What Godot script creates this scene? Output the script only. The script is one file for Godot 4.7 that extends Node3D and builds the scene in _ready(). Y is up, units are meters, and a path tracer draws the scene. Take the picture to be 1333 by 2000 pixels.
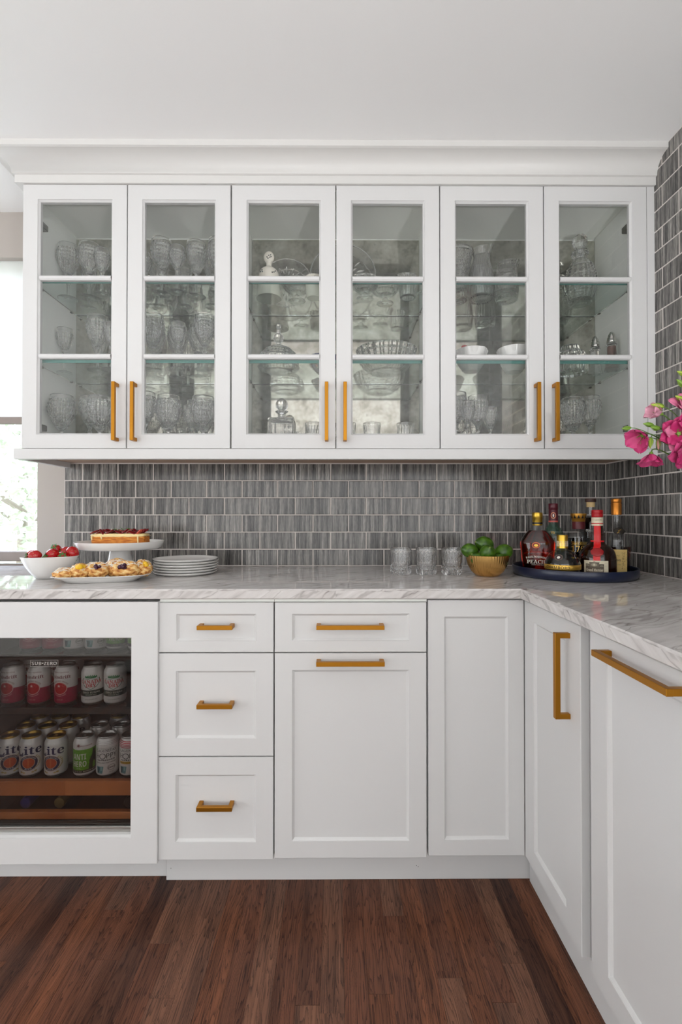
extends Node3D

const COUNTER := 0.9144
const ROOM_TOP := 2.429
const WALL_X := 1.165
var taken := {}
var M := {}
var rng := RandomNumberGenerator.new()

# ---------------------------------------------------------------- mesh builder
class Mk:
	var st := SurfaceTool.new()
	var smooth := -1
	func _init() -> void:
		st.begin(Mesh.PRIMITIVE_TRIANGLES)
	func vert(p: Vector3, uv: Vector2) -> void:
		st.set_smooth_group(smooth)
		st.set_uv(uv)
		st.add_vertex(p)
	func tri(a: Vector3, b: Vector3, c: Vector3, ua := Vector2.ZERO, ub := Vector2.ZERO, uc := Vector2.ZERO) -> void:
		vert(a, ua); vert(c, uc); vert(b, ub)
	func quad(a: Vector3, b: Vector3, c: Vector3, d: Vector3, ua := Vector2(0, 1), ub := Vector2(1, 1), uc := Vector2(1, 0), ud := Vector2(0, 0)) -> void:
		tri(a, b, c, ua, ub, uc)
		tri(a, c, d, ua, uc, ud)
	# a box with chamfered edges; UVs run in metres on each face, shifted by off
	func box(lo: Vector3, hi: Vector3, c := 0.0, off := Vector2.ZERO) -> void:
		smooth = -1
		var P := func(x: float, y: float, z: float) -> Vector3: return Vector3(x, y, z)
		for axis in 3:
			for s in [0, 1]:
				var u := (axis + 1) % 3
				var v := (axis + 2) % 3
				var corner := []
				for k in [[0, 0], [1, 0], [1, 1], [0, 1]]:
					var p := Vector3.ZERO
					p[axis] = hi[axis] if s else lo[axis]
					p[u] = hi[u] - c if k[0] else lo[u] + c
					p[v] = hi[v] - c if k[1] else lo[v] + c
					corner.append(p)
				if s == 0:
					corner.reverse()
				var uv := []
				for p in corner:
					uv.append((Vector2(p.z, -p.y) if axis == 0 else Vector2(p.x, p.z) if axis == 1 else Vector2(p.x, -p.y)) + off)
				quad(corner[0], corner[1], corner[2], corner[3], uv[0], uv[1], uv[2], uv[3])
		if c <= 0.0:
			return
		for axis in 3:
			var u := (axis + 1) % 3
			var v := (axis + 2) % 3
			for su in [0, 1]:
				for sv in [0, 1]:
					var a := Vector3.ZERO
					var b := Vector3.ZERO
					a[u] = hi[u] if su else lo[u]
					a[v] = (hi[v] - c) if sv else (lo[v] + c)
					b[u] = (hi[u] - c) if su else (lo[u] + c)
					b[v] = hi[v] if sv else lo[v]
					var a2 := a
					var b2 := b
					a[axis] = lo[axis] + c; b[axis] = lo[axis] + c
					a2[axis] = hi[axis] - c; b2[axis] = hi[axis] - c
					var uvs := [off, off, off, off]
					for i in 4:
						var p: Vector3 = [a, b, b2, a2][i]
						uvs[i] = Vector2(p.x if axis != 2 else p.x, p.z if axis == 2 else -p.y) + off
					if su == sv:
						quad(a, b, b2, a2, uvs[0], uvs[1], uvs[2], uvs[3])
					else:
						quad(b, a, a2, b2, uvs[1], uvs[0], uvs[3], uvs[2])
		for sx in [0, 1]:
			for sy in [0, 1]:
				for sz in [0, 1]:
					var k := Vector3(hi.x if sx else lo.x, hi.y if sy else lo.y, hi.z if sz else lo.z)
					var d := Vector3(-c if sx else c, -c if sy else c, -c if sz else c)
					var a := k + Vector3(0, d.y, d.z)
					var b := k + Vector3(d.x, 0, d.z)
					var e := k + Vector3(d.x, d.y, 0)
					if (sx + sy + sz) % 2 == 1:
						tri(a, b, e, off, off, off)
					else:
						tri(a, e, b, off, off, off)
	# turned shape; profile of (radius, height), creases where it bends by more than 50 degrees; shape(angle, height, radius) may alter the radius
	func lathe(prof: PackedVector2Array, seg: int, at := Vector3.ZERO, shape = null, flat := false, uv_lo := 0.0, uv_hi := 1.0, squash := Vector2.ONE) -> void:
		var n := prof.size()
		var group := 1
		var y0 := prof[0].y
		var y1 := prof[0].y
		for p in prof:
			y0 = minf(y0, p.y); y1 = maxf(y1, p.y)
		var rows := []
		for i in n:
			var row := PackedVector3Array()
			for k in seg + 1:
				var a := TAU * (k % seg) / seg
				var r := prof[i].x
				if shape != null and r > 0.0:
					r = shape.call(a, prof[i].y, r, i)
				row.append(at + Vector3(cos(a) * r * squash.x, prof[i].y, sin(a) * r * squash.y))
			rows.append(row)
		for i in n - 1:
			if i > 0:
				var d1 := (prof[i] - prof[i - 1]).normalized()
				var d2 := (prof[i + 1] - prof[i]).normalized()
				if d1.dot(d2) < 0.64:
					group += 1
			smooth = -1 if flat else group
			var va := uv_hi - (uv_hi - uv_lo) * (prof[i].y - y0) / maxf(y1 - y0, 1e-6)
			var vb := uv_hi - (uv_hi - uv_lo) * (prof[i + 1].y - y0) / maxf(y1 - y0, 1e-6)
			for k in seg:
				var ua := 0.5 - (TAU * k / seg - PI / 2) / TAU
				var ub := 0.5 - (TAU * (k + 1) / seg - PI / 2) / TAU
				var a: Vector3 = rows[i][k]
				var b: Vector3 = rows[i + 1][k]
				var c: Vector3 = rows[i + 1][k + 1]
				var d: Vector3 = rows[i][k + 1]
				if prof[i].x > 1e-6:
					if prof[i + 1].x > 1e-6:
						tri(a, b, c, Vector2(ua, va), Vector2(ua, vb), Vector2(ub, vb))
						tri(a, c, d, Vector2(ua, va), Vector2(ub, vb), Vector2(ub, va))
					else:
						tri(a, b, d, Vector2(ua, va), Vector2((ua + ub) / 2, vb), Vector2(ub, va))
				elif prof[i + 1].x > 1e-6:
					tri(a, b, c, Vector2((ua + ub) / 2, va), Vector2(ua, vb), Vector2(ub, vb))
	func tube(pts: PackedVector3Array, radii: PackedFloat32Array, seg := 8, closed := false) -> void:
		smooth = 1
		var rings := []
		var n := pts.size()
		var side := Vector3.ZERO
		for i in n:
			var t := (pts[(i + 1) % n] - pts[(i - 1 + n) % n]) if closed else (pts[mini(i + 1, n - 1)] - pts[maxi(i - 1, 0)])
			t = t.normalized()
			if side == Vector3.ZERO:
				side = t.cross(Vector3.UP if absf(t.y) < 0.9 else Vector3.RIGHT).normalized()
			side = (side - t * side.dot(t)).normalized()
			var up := side.cross(t)
			var ring := PackedVector3Array()
			for k in seg:
				var a := TAU * k / seg
				ring.append(pts[i] + (side * cos(a) + up * sin(a)) * radii[i % radii.size()])
			rings.append(ring)
		for i in (n if closed else n - 1):
			for k in seg:
				var k2 := (k + 1) % seg
				var r1: PackedVector3Array = rings[i]
				var r2: PackedVector3Array = rings[(i + 1) % n]
				quad(r1[k], r1[k2], r2[k2], r2[k])
		if not closed:
			smooth = 2
			for k in range(1, seg - 1):
				tri(rings[0][0], rings[0][k + 1], rings[0][k])
				tri(rings[n - 1][0], rings[n - 1][k], rings[n - 1][k + 1])
	# a flat outline (counter-clockwise seen from above) between two heights, with its upper and lower edges eased
	func slab(outline: PackedVector2Array, y0: float, y1: float, c: float) -> void:
		smooth = -1
		var n := outline.size()
		var inset := PackedVector2Array()
		for i in n:
			var d1 := (outline[i] - outline[(i - 1 + n) % n]).normalized()
			var d2 := (outline[(i + 1) % n] - outline[i]).normalized()
			var n1 := Vector2(-d1.y, d1.x)
			var n2 := Vector2(-d2.y, d2.x)
			inset.append(outline[i] + (n1 + n2) / (1.0 + n1.dot(n2)) * c)
		var V := func(p: Vector2, y: float) -> Vector3: return Vector3(p.x, y, -p.y)
		for i in n:
			var j := (i + 1) % n
			quad(V.call(outline[i], y0 + c), V.call(outline[j], y0 + c), V.call(outline[j], y1 - c), V.call(outline[i], y1 - c))
			quad(V.call(outline[i], y1 - c), V.call(outline[j], y1 - c), V.call(inset[j], y1), V.call(inset[i], y1))
			quad(V.call(inset[i], y0), V.call(inset[j], y0), V.call(outline[j], y0 + c), V.call(outline[i], y0 + c))
		var t := Geometry2D.triangulate_polygon(inset)
		for i in range(0, t.size(), 3):
			var a := inset[t[i]]
			var b := inset[t[i + 1]]
			var d := inset[t[i + 2]]
			if (b - a).cross(d - a) < 0.0:
				var e := b
				b = d
				d = e
			tri(V.call(a, y1), V.call(b, y1), V.call(d, y1))
			tri(V.call(a, y0), V.call(d, y0), V.call(b, y0))
	# a ball stretched along its axes, lumpy when shape(direction) gives a factor
	func blob(at: Vector3, size: Vector3, rings := 12, seg := 18, shape = null, turn := Basis()) -> void:
		smooth = 1
		var rows := []
		for i in rings + 1:
			var row := PackedVector3Array()
			var t := PI * i / rings - PI / 2
			for k in seg + 1:
				var a := TAU * (k % seg) / seg
				var d := Vector3(cos(t) * cos(a), sin(t), cos(t) * sin(a))
				if i == 0: d = Vector3.DOWN
				if i == rings: d = Vector3.UP
				var f: float = shape.call(d) if shape != null else 1.0
				row.append(at + turn * (d * size * f))
			rows.append(row)
		for i in rings:
			for k in seg:
				var uv := func(x: int, y: int) -> Vector2: return Vector2(1.0 - float(x) / seg, 1.0 - float(y) / rings)
				if i > 0:
					tri(rows[i][k], rows[i + 1][k + 1], rows[i][k + 1], uv.call(k, i), uv.call(k + 1, i + 1), uv.call(k + 1, i))
				if i < rings - 1:
					tri(rows[i][k], rows[i + 1][k], rows[i + 1][k + 1], uv.call(k, i), uv.call(k, i + 1), uv.call(k + 1, i + 1))
	func done(tangents := false) -> ArrayMesh:
		st.generate_normals()
		if tangents:
			st.generate_tangents()
		st.index()
		return st.commit()

# ---------------------------------------------------------------- naming
func numbered(called: String) -> String:
	taken[called] = taken.get(called, 0) + 1
	return called if taken[called] == 1 else "%s_%03d" % [called, taken[called] - 1]

func obj(called: String, mesh: Mesh, m: Material, parent: Node3D = self, at := Vector3.ZERO) -> MeshInstance3D:
	var o := MeshInstance3D.new()
	o.mesh = mesh
	o.material_override = m
	o.position = at
	if parent == self:
		o.name = numbered(called)
		add_child(o)
	else:
		var n := 0
		var nm := called
		while parent.has_node(NodePath(nm)):
			n += 1
			nm = "%s_%03d" % [called, n]
		o.name = nm
		parent.add_child(o)
	return o

func tag(o: Node3D, label: String, category: String, group := "") -> Node3D:
	o.set_meta("label", label)
	o.set_meta("category", category)
	if group:
		o.set_meta("group", group)
	return o

func thing(called: String, label: String, category: String, at := Vector3.ZERO, group := "", turn := 0.0) -> Node3D:
	var o := Node3D.new()
	o.name = numbered(called)
	add_child(o)
	o.position = at
	o.rotation.y = turn
	return tag(o, label, category, group)

func struct(called: String, mesh: Mesh, m: Material) -> MeshInstance3D:
	var o := obj(called, mesh, m)
	o.set_meta("kind", "structure")
	return o

func copy(o: Node3D, label: String, at: Vector3, turn := 0.0, group := "") -> Node3D:
	var r: Node3D = o.duplicate()
	r.name = numbered(String(o.name).rstrip("0123456789").rstrip("_"))
	add_child(r)
	r.position = at
	r.rotation.y = turn
	r.set_meta("label", label)
	if group:
		r.set_meta("group", group)
	return r

func box_mesh(lo: Vector3, hi: Vector3, c := 0.0, off := Vector2.ZERO) -> ArrayMesh:
	var k := Mk.new()
	k.box(lo, hi, c, off)
	return k.done()

func boxes(list: Array, c := 0.0) -> ArrayMesh:
	var k := Mk.new()
	for b in list:
		k.box(b[0], b[1], c)
	return k.done()

# ---------------------------------------------------------------- materials
func mat(color: Color, rough := 0.5, metal := 0.0) -> StandardMaterial3D:
	var m := StandardMaterial3D.new()
	m.albedo_color = color
	m.roughness = rough
	m.metallic = metal
	return m

func c8(r: int, g: int, b: int) -> Color:
	return Color8(r, g, b)

func noise(s: int, freq: float, octaves := 4, kind := FastNoiseLite.TYPE_SIMPLEX_SMOOTH) -> FastNoiseLite:
	var n := FastNoiseLite.new()
	n.seed = s
	n.frequency = freq
	n.noise_type = kind
	n.fractal_octaves = octaves
	return n

func texture(im: Image) -> ImageTexture:
	return ImageTexture.create_from_image(im)

func ramp(list: Array, t: float) -> Color:
	t = clampf(t, 0.0, 1.0)
	for i in range(1, list.size()):
		if t <= list[i][0]:
			return (list[i - 1][1] as Color).lerp(list[i][1], (t - list[i - 1][0]) / maxf(list[i][0] - list[i - 1][0], 1e-6))
	return list[-1][1]

func painted(w: int, h: int, f: Callable) -> ImageTexture:
	var d := PackedByteArray()
	d.resize(w * h * 3)
	var i := 0
	for y in h:
		for x in w:
			var c: Color = f.call(x, y)
			d[i] = clampi(int(c.r * 255.0), 0, 255)
			d[i + 1] = clampi(int(c.g * 255.0), 0, 255)
			d[i + 2] = clampi(int(c.b * 255.0), 0, 255)
			i += 3
	return texture(Image.create_from_data(w, h, false, Image.FORMAT_RGB8, d))

func tiled(m: StandardMaterial3D, t: Texture2D, scale: float, bump: Texture2D = null, depth := 0.05) -> StandardMaterial3D:
	m.albedo_texture = t
	m.uv1_triplanar = true
	m.uv1_world_triplanar = true
	m.uv1_scale = Vector3.ONE * scale
	return m

func make_materials() -> void:
	M.paint = mat(c8(217, 216, 215), 0.38)
	M.greige = mat(c8(180, 172, 165), 0.7)
	M.inside = mat(c8(247, 249, 243), 0.5)  # cabinet interiors, whiter than the fronts to offset their dim light
	M.plaster = mat(c8(232, 231, 230), 0.75)
	M.ceiling = mat(c8(247, 246, 245), 0.8)
	M.trim = mat(c8(219, 217, 214), 0.4)
	M.grout = mat(c8(212, 204, 198), 0.85)
	M.brass = mat(c8(178, 122, 40), 0.4, 1.0)
	M.steel = mat(c8(190, 188, 184), 0.3, 1.0)
	M.dark_steel = mat(c8(120, 116, 110), 0.4, 1.0)
	M.black = mat(c8(22, 19, 18), 0.4)
	M.frame = mat(c8(150, 138, 132), 0.5)
	M.pane = mat(Color(0.6, 0.66, 0.62, 0.02), 0.0)
	M.pane.transparency = BaseMaterial3D.TRANSPARENCY_ALPHA
	M.dim_pane = mat(Color(0.06, 0.05, 0.05, 0.3), 0.0)
	M.dim_pane.transparency = BaseMaterial3D.TRANSPARENCY_ALPHA
	# green float glass of the shelves
	M.shelf = mat(Color(0.93, 0.985, 0.97, 0.0), 0.0)
	M.shelf.refraction_enabled = true
	M.shelf.refraction_scale = 0.05
	M.shelf_edge = mat(c8(84, 142, 134), 0.15)
	M.crystal = mat(Color(1, 1, 1, 0.03), 0.0)
	M.crystal.refraction_enabled = true
	M.crystal.refraction_scale = 0.05
	M.crystal.metallic_specular = 0.8
	M.porcelain = mat(c8(240, 238, 235), 0.12)
	# antique mirror
	var n1 := noise(3, 0.011, 5)
	var n2 := noise(9, 0.05, 4)
	var n3 := noise(21, 0.016, 3)
	var im := painted(640, 640, func(x: int, y: int) -> Color:
		var v := 0.5 + 0.55 * n1.get_noise_2d(x, y) + 0.2 * n2.get_noise_2d(x, y)
		var spot := clampf((n3.get_noise_2d(x, y) - 0.42) * 4.0, 0.0, 1.0)
		return ramp([[0.0, c8(146, 142, 130)], [0.45, c8(186, 184, 173)], [1.0, c8(216, 216, 208)]], v).lerp(c8(110, 106, 98), spot * 0.3))
	M.mirror = tiled(mat(Color.WHITE, 0.06, 1.0), im, 1.5)
	# glazed tile: brushed vertical streaks
	var s1 := noise(5, 0.045, 3)
	var s2 := noise(6, 0.16, 2)
	var s3 := noise(8, 0.01, 2)
	var tile_im := painted(2048, 256, func(x: int, y: int) -> Color:
		var w := x + 1.2 * s3.get_noise_2d(x * 0.4, y)
		var v := 0.5 + 0.5 * s1.get_noise_2d(w, y * 0.006) + 0.42 * s2.get_noise_2d(w, y * 0.012 + 400.0) + 0.12 * s2.get_noise_2d(w * 0.8, y * 0.08)
		return ramp([[0.0, c8(48, 47, 47)], [0.3, c8(92, 90, 89)], [0.6, c8(134, 131, 128)], [1.0, c8(188, 183, 177)]], v))
	M.tiles = []
	for tone in [0.9, 0.84, 0.96, 0.87]:
		var tm := mat(Color(tone, tone * 0.995, tone * 0.985).clamp(), 0.2)
		tm.albedo_texture = tile_im
		M.tiles.append(tm)
	# stained oak, 0.34 m across and 1.36 m along
	var w1 := noise(31, 0.006, 4)
	var w2 := noise(32, 0.4, 2)
	var w3 := noise(33, 0.02, 3)
	var oak := painted(512, 1024, func(x: int, y: int) -> Color:
		var ring := x * 0.06 + 9.0 * w1.get_noise_2d(x * 1.2, y * 0.2) + 0.25 * w2.get_noise_2d(x * 0.3, y * 0.02)
		var f := ring - floorf(ring)
		var grain := pow(f, 4.0)
		var pore := clampf(w2.get_noise_2d(x * 1.1, y * 0.012) * 1.8 - 0.3, 0.0, 1.0) + 0.5 * clampf(w2.get_noise_2d(x * 0.6 + 700.0, y * 0.007) * 1.6 - 0.3, 0.0, 1.0)
		var tone := 0.5 + 0.5 * w3.get_noise_2d(x * 0.8, y * 0.1)
		var v := 0.42 + 0.42 * tone - 0.42 * grain - 0.34 * pore
		return ramp([[0.0, c8(44, 29, 24)], [0.3, c8(82, 56, 45)], [0.65, c8(124, 86, 67)], [1.0, c8(164, 120, 93)]], v))
	M.oaks = []
	for tone in [Color(1, 1, 1), Color(0.84, 0.8, 0.8), Color(1.0, 0.92, 0.86), Color(0.72, 0.7, 0.72), Color(0.92, 0.86, 0.84)]:
		var om := mat(tone, 0.34)
		om.albedo_texture = oak
		om.uv1_scale = Vector3(1 / 0.34, 1 / 1.36, 1)
		om.metallic_specular = 0.32
		M.oaks.append(om)
	M.oak_far = mat(c8(80, 52, 42), 0.35)
	# quartzite: fine drifts and slanting veins
	var q1 := noise(41, 0.004, 5)
	var q2 := noise(42, 0.02, 4)
	var q3 := noise(43, 0.0035, 4)
	var stone := painted(1024, 1024, func(x: int, y: int) -> Color:
		var a := x * 0.55 + y * 0.84
		var b := x * 0.84 - y * 0.55
		var drift := 0.5 + 0.5 * q2.get_noise_2d(a * 1.8, b * 0.22)
		var cloud := 0.5 + 0.5 * q1.get_noise_2d(x, y)
		var vein := 1.0 - absf(q3.get_noise_2d(a * 1.5 + 50.0 * q1.get_noise_2d(x, y), b * 0.22)) * 24.0
		var vein2 := 1.0 - absf(q3.get_noise_2d(a * 2.4 + 900.0, b * 0.25 + 25.0 * q1.get_noise_2d(y, x))) * 34.0
		var v := 0.25 + 0.45 * drift + 0.35 * cloud - 0.62 * clampf(vein, 0.0, 1.0) * cloud - 0.4 * clampf(vein2, 0.0, 1.0) * drift
		return ramp([[0.0, c8(92, 84, 80)], [0.3, c8(168, 162, 159)], [0.6, c8(208, 203, 200)], [1.0, c8(236, 233, 231)]], v))
	M.stone = tiled(mat(Color.WHITE, 0.035), stone, 1.1)
	M.maple = mat(c8(226, 166, 116), 0.5)
	var mw := noise(51, 0.02, 4)
	M.maple.albedo_texture = painted(512, 64, func(x: int, y: int) -> Color:
		return ramp([[0.0, c8(205, 150, 110)], [1.0, c8(255, 214, 176)]], 0.5 + 0.7 * mw.get_noise_2d(x * 0.25, y * 3.0)))

func _ready() -> void:
	# camera
	var cam := Camera3D.new()
	cam.name = "camera"
	cam.projection = Camera3D.PROJECTION_FRUSTUM
	cam.near = 0.05
	cam.far = 60.0
	cam.size = 2000.0 / 932.77 * 0.05
	cam.frustum_offset = Vector2(5.36, -3.9) / 932.77 * 0.05
	cam.position = Vector3(0, 1.1318, 2.044)
	cam.rotation = Vector3(0.00958, -0.0054, 0)
	add_child(cam)
	cam.current = true
	# sky and exposure
	var e := Environment.new()
	e.background_mode = Environment.BG_SKY
	var sky := Sky.new()
	var sm := ProceduralSkyMaterial.new()
	sm.sky_top_color = c8(196, 214, 238)
	sm.sky_horizon_color = c8(236, 240, 244)
	sm.ground_horizon_color = c8(170, 172, 160)
	sm.ground_bottom_color = c8(120, 124, 108)
	sky.sky_material = sm
	e.sky = sky
	e.background_energy_multiplier = 24.0
	e.tonemap_mode = Environment.TONE_MAPPER_LINEAR
	e.tonemap_exposure = 0.52
	e.sdfgi_enabled = true
	e.ssao_enabled = true
	e.ssil_enabled = true
	var we := WorldEnvironment.new()
	we.name = "environment"
	we.environment = e
	add_child(we)

	make_materials()
	M.blind = mat(c8(235, 235, 235), 0.8)
	M.blind.backlight_enabled = true
	M.blind.backlight = Color(0.9, 0.9, 0.9)
	M.glowing_sheer = mat(c8(240, 240, 240), 0.8)
	M.glowing_sheer.emission_enabled = true
	M.glowing_sheer.emission = Color(1, 0.99, 0.98)
	M.glowing_sheer.emission_energy_multiplier = 0.9  # sheers of the unseen windows glow to light the room
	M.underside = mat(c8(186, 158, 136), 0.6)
	M.bulb = mat(c8(255, 250, 240), 0.6)
	M.bulb.emission_enabled = true
	M.bulb.emission = Color(1, 0.98, 0.95)
	M.bulb.emission_energy_multiplier = 3.0  # glow of the added fill lamps behind the camera
	M.added_rug = mat(c8(236, 230, 222), 0.95)  # pale unseen floor covering, added as a light reflector
	make_room()
	make_base_cabinets()
	make_wall_cabinets()
	make_cooler()
	M.nub = mat(c8(120, 130, 70), 0.6)
	M.navy = mat(c8(24, 32, 58), 0.28)
	make_breakfast()
	make_bar_tray()
	make_crystal()
	make_flowers()
	make_garden()

# ---------------------------------------------------------------- the room
func make_room() -> void:
	# wall_back, with the window opening at its left
	var wx := -1.274
	var wl := -2.75
	var wt := 2.2335
	var sill := 0.9
	var back := struct("wall_back", boxes([
		[Vector3(wx, 0, -0.16), Vector3(1.33, 2.53, 0)], [Vector3(wl, wt, -0.16), Vector3(wx, 2.53, 0)],
		[Vector3(wl, 0, -0.16), Vector3(wx, sill, 0)], [Vector3(-3.76, 0, -0.16), Vector3(wl, 2.53, 0)]]), M.greige)
	var right := struct("wall_right", box_mesh(Vector3(WALL_X, 0, 0), Vector3(1.33, 2.53, 1.78)), M.plaster)
	struct("unseen_wall_return", box_mesh(Vector3(1.33, 0, 1.62), Vector3(3.46, 2.53, 1.78)), M.plaster)  # unseen; room widened here so more light reaches the right side
	struct("wall_left", walls_round(Vector3(-3.76, 0, 0), Vector3(-3.6, 2.53, 5.2), Vector3(-3.76, 0.1, 1.3), Vector3(-3.6, 1.9, 4.5)), M.plaster)
	struct("unseen_wall_far_right", walls_round(Vector3(3.3, 0, 1.78), Vector3(3.46, 2.53, 5.2), Vector3(3.3, 0.3, 2.2), Vector3(3.46, 2.15, 4.8)), M.plaster)  # unseen outer wall of the widened part, holding a side window
	struct("wall_rear", walls_round(Vector3(-3.76, 0, 5.2), Vector3(3.46, 2.53, 5.36), Vector3(-2.7, 0.6, 5.2), Vector3(2.7, 2.15, 5.36)), M.plaster)
	struct("ceiling", boxes([[Vector3(-3.6, ROOM_TOP, 0), Vector3(WALL_X, 2.53, 1.78)], [Vector3(-3.6, ROOM_TOP, 1.78), Vector3(3.3, 2.53, 5.2)]]), M.ceiling)
	# floor: strips of oak, the far ones joined
	var floor := struct("floor", boxes([[Vector3(-3.6, -0.12, 0), Vector3(WALL_X, -0.012, 1.78)], [Vector3(-3.6, -0.12, 1.78), Vector3(3.3, -0.012, 5.2)]]), M.oak_far)
	rng.seed = 77
	var far := Mk.new()
	var strip := 0.0571
	var count := 0
	for i in range(-64, 57):
		var x := i * strip + 0.021
		if x + strip > 3.29 or x < -3.55:
			continue
		var start := 0.45 if x + strip < WALL_X else 1.79
		var z := start
		while z < 5.15:
			var length := rng.randf_range(0.35, 1.5)
			if z == start:
				length = rng.randf_range(0.12, 1.1)
			var z2 := minf(z + length, 5.18)
			var off := Vector2(rng.randf() * 3.0, rng.randf() * 5.0)
			var near := z < 2.1 and x > -1.6 and x < 0.62
			if near:
				var k := Mk.new()
				k.box(Vector3(x + 0.0001, -0.012, z + 0.0003), Vector3(x + strip - 0.0001, rng.randf_range(-0.0003, 0.0), z2 - 0.0001), 0.0003, off)
				var pick: int = [0, 0, 1, 2, 2, 4, 4, 3][rng.randi() % 8]
				obj("plank", k.done(), M.oaks[pick], floor)
				count += 1
			else:
				far.box(Vector3(x + 0.0001, -0.012, z + 0.0003), Vector3(x + strip - 0.0003, 0.0, z2 - 0.0003), 0.0, off)
			z = z2
	var fp := obj("far_planks", far.done(), M.oaks[4], floor)
	fp.set_meta("kind", "stuff")
	# tiles on the back wall and, floor of the worktop to ceiling, on the right wall
	var rows := [0.9166, 0.9843, 1.0573, 1.1304, 1.2037, 1.2762, 1.3494]
	while rows[-1] < ROOM_TOP - 0.01:
		rows.append(minf(rows[-1] + 0.0731, ROOM_TOP))
	rows[0] = COUNTER
	var g1 := obj("grout", box_mesh(Vector3(-1.1557, COUNTER, 0), Vector3(WALL_X - 0.007, 1.372, 0.007)), M.grout, back)
	var g2 := obj("grout", box_mesh(Vector3(WALL_X - 0.007, COUNTER, 0), Vector3(WALL_X, ROOM_TOP, 1.72)), M.grout, right)
	rng.seed = 12
	for r in 6:
		var x := -1.0789 - 0.1511 if r % 2 == 1 else -1.0032 - 0.1511
		while x < WALL_X - 0.012:
			add_tile(back, maxf(x, -1.1557), minf(x + 0.1511, WALL_X - 0.0075), rows[r], rows[r + 1], false)
			x += 0.1511
	for r in rows.size() - 1:
		var z := 0.0537 - 0.157 if r % 2 == 0 else 0.1367 - 0.157
		while z < 1.7:
			add_tile(right, maxf(z, 0.0075), minf(z + 0.157, 1.72), rows[r], rows[r + 1], true)
			z += 0.157

	var added_rug := obj("added_rug", box_mesh(Vector3(-3.1, 0.0, 3.0), Vector3(0.75, 0.012, 5.1), 0.004), M.added_rug)  # added out of view to bounce light up to the ceiling
	tag(added_rug, "added cream carpet out of view behind the viewer, bouncing light to the ceiling", "added_rug")

	# window_1: rear-lit blind, its hem bar, sash bars, glass
	var win := Node3D.new()
	win.name = "window_1"
	win.set_meta("kind", "structure")
	add_child(win)
	obj("frame", boxes([[Vector3(wl, sill, -0.13), Vector3(wl + 0.03, wt, -0.09)], [Vector3(wx - 0.004, sill, -0.13), Vector3(wx, wt, -0.09)],
		[Vector3(wl, wt - 0.03, -0.13), Vector3(wx, wt, -0.09)], [Vector3(wl, sill, -0.13), Vector3(wx, sill + 0.012, -0.09)]]), M.frame, win)
	obj("sash_bar", box_mesh(Vector3(wl + 0.03, 0.925, -0.125), Vector3(wx - 0.004, 0.968, -0.08), 0.003), M.frame, win)
	obj("glass", box_mesh(Vector3(wl + 0.02, sill, -0.112), Vector3(wx, wt - 0.01, -0.108)), M.pane, win)
	obj("blind", box_mesh(Vector3(wl + 0.01, 1.552, -0.032), Vector3(wx - 0.003, wt, -0.03)), M.blind, win)
	obj("hem_bar", box_mesh(Vector3(wl + 0.01, 1.524, -0.045), Vector3(wx - 0.003, 1.5541, -0.022), 0.003), M.frame, win)
	# three windows out of view, placed to light the room, with glowing sheers
	unseen_lit_window("unseen_window_2", Vector3(3.44, 0.3, 2.2), Vector3(3.44, 2.15, 4.8), Vector3(-1, 0, 0), 9.5)
	unseen_lit_window("unseen_window_3", Vector3(-2.7, 0.6, 5.34), Vector3(2.7, 2.15, 5.34), Vector3(0, 0, -1), 6.8)
	unseen_lit_window("unseen_window_4", Vector3(-3.74, 0.1, 1.3), Vector3(-3.74, 1.9, 4.5), Vector3(1, 0, 0), 7.0)
	uplighter(Vector3(-1.5, 0, 2.75), "added white bowl lamp on a pole, out of view left, lighting the ceiling", 1.75)
	uplighter(Vector3(0.75, 0, 2.7), "added white bowl lamp on a pole, out of view right, lighting the ceiling", 2.8)

# an added fill lamp, out of view, brightening the ceiling; its bowl hides the bulb
func uplighter(at: Vector3, label: String, power: float) -> void:
	var t := thing("added_floor_lamp", label, "floor lamp", at, "added uplighters behind the viewer")
	var k := Mk.new()
	k.lathe(PackedVector2Array([Vector2(0, 0), Vector2(0.15, 0.0), Vector2(0.155, 0.006), Vector2(0.15, 0.016), Vector2(0.03, 0.026), Vector2(0, 0.027)]), 36)
	obj("base", k.done(), M.dark_steel, t)
	k = Mk.new()
	k.lathe(PackedVector2Array([Vector2(0, 0.02), Vector2(0.012, 0.02), Vector2(0.012, 0.8), Vector2(0, 0.8)]), 16)
	obj("pole", k.done(), M.dark_steel, t)
	k = Mk.new()
	k.lathe(PackedVector2Array([Vector2(0, 0.79), Vector2(0.05, 0.795), Vector2(0.14, 0.825), Vector2(0.19, 0.868), Vector2(0.186, 0.869), Vector2(0.136, 0.831), Vector2(0.048, 0.801), Vector2(0, 0.796)]), 40)
	obj("bowl", k.done(), M.trim, t)
	k = Mk.new()
	k.blob(Vector3(0, 0.85, 0), Vector3(0.05, 0.04, 0.05), 12, 18)
	obj("bulb", k.done(), M.bulb, t)
	var l := SpotLight3D.new()
	l.name = "added_bulb_light"
	l.position = Vector3(0, 0.85, 0)
	l.rotation.x = PI / 2
	l.spot_angle = 84.0
	l.spot_angle_attenuation = 0.3
	l.spot_range = 12.0
	l.light_energy = power
	l.light_size = 0.04
	l.light_color = Color(0.98, 0.99, 1.0)
	l.shadow_enabled = true
	t.add_child(l)

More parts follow.
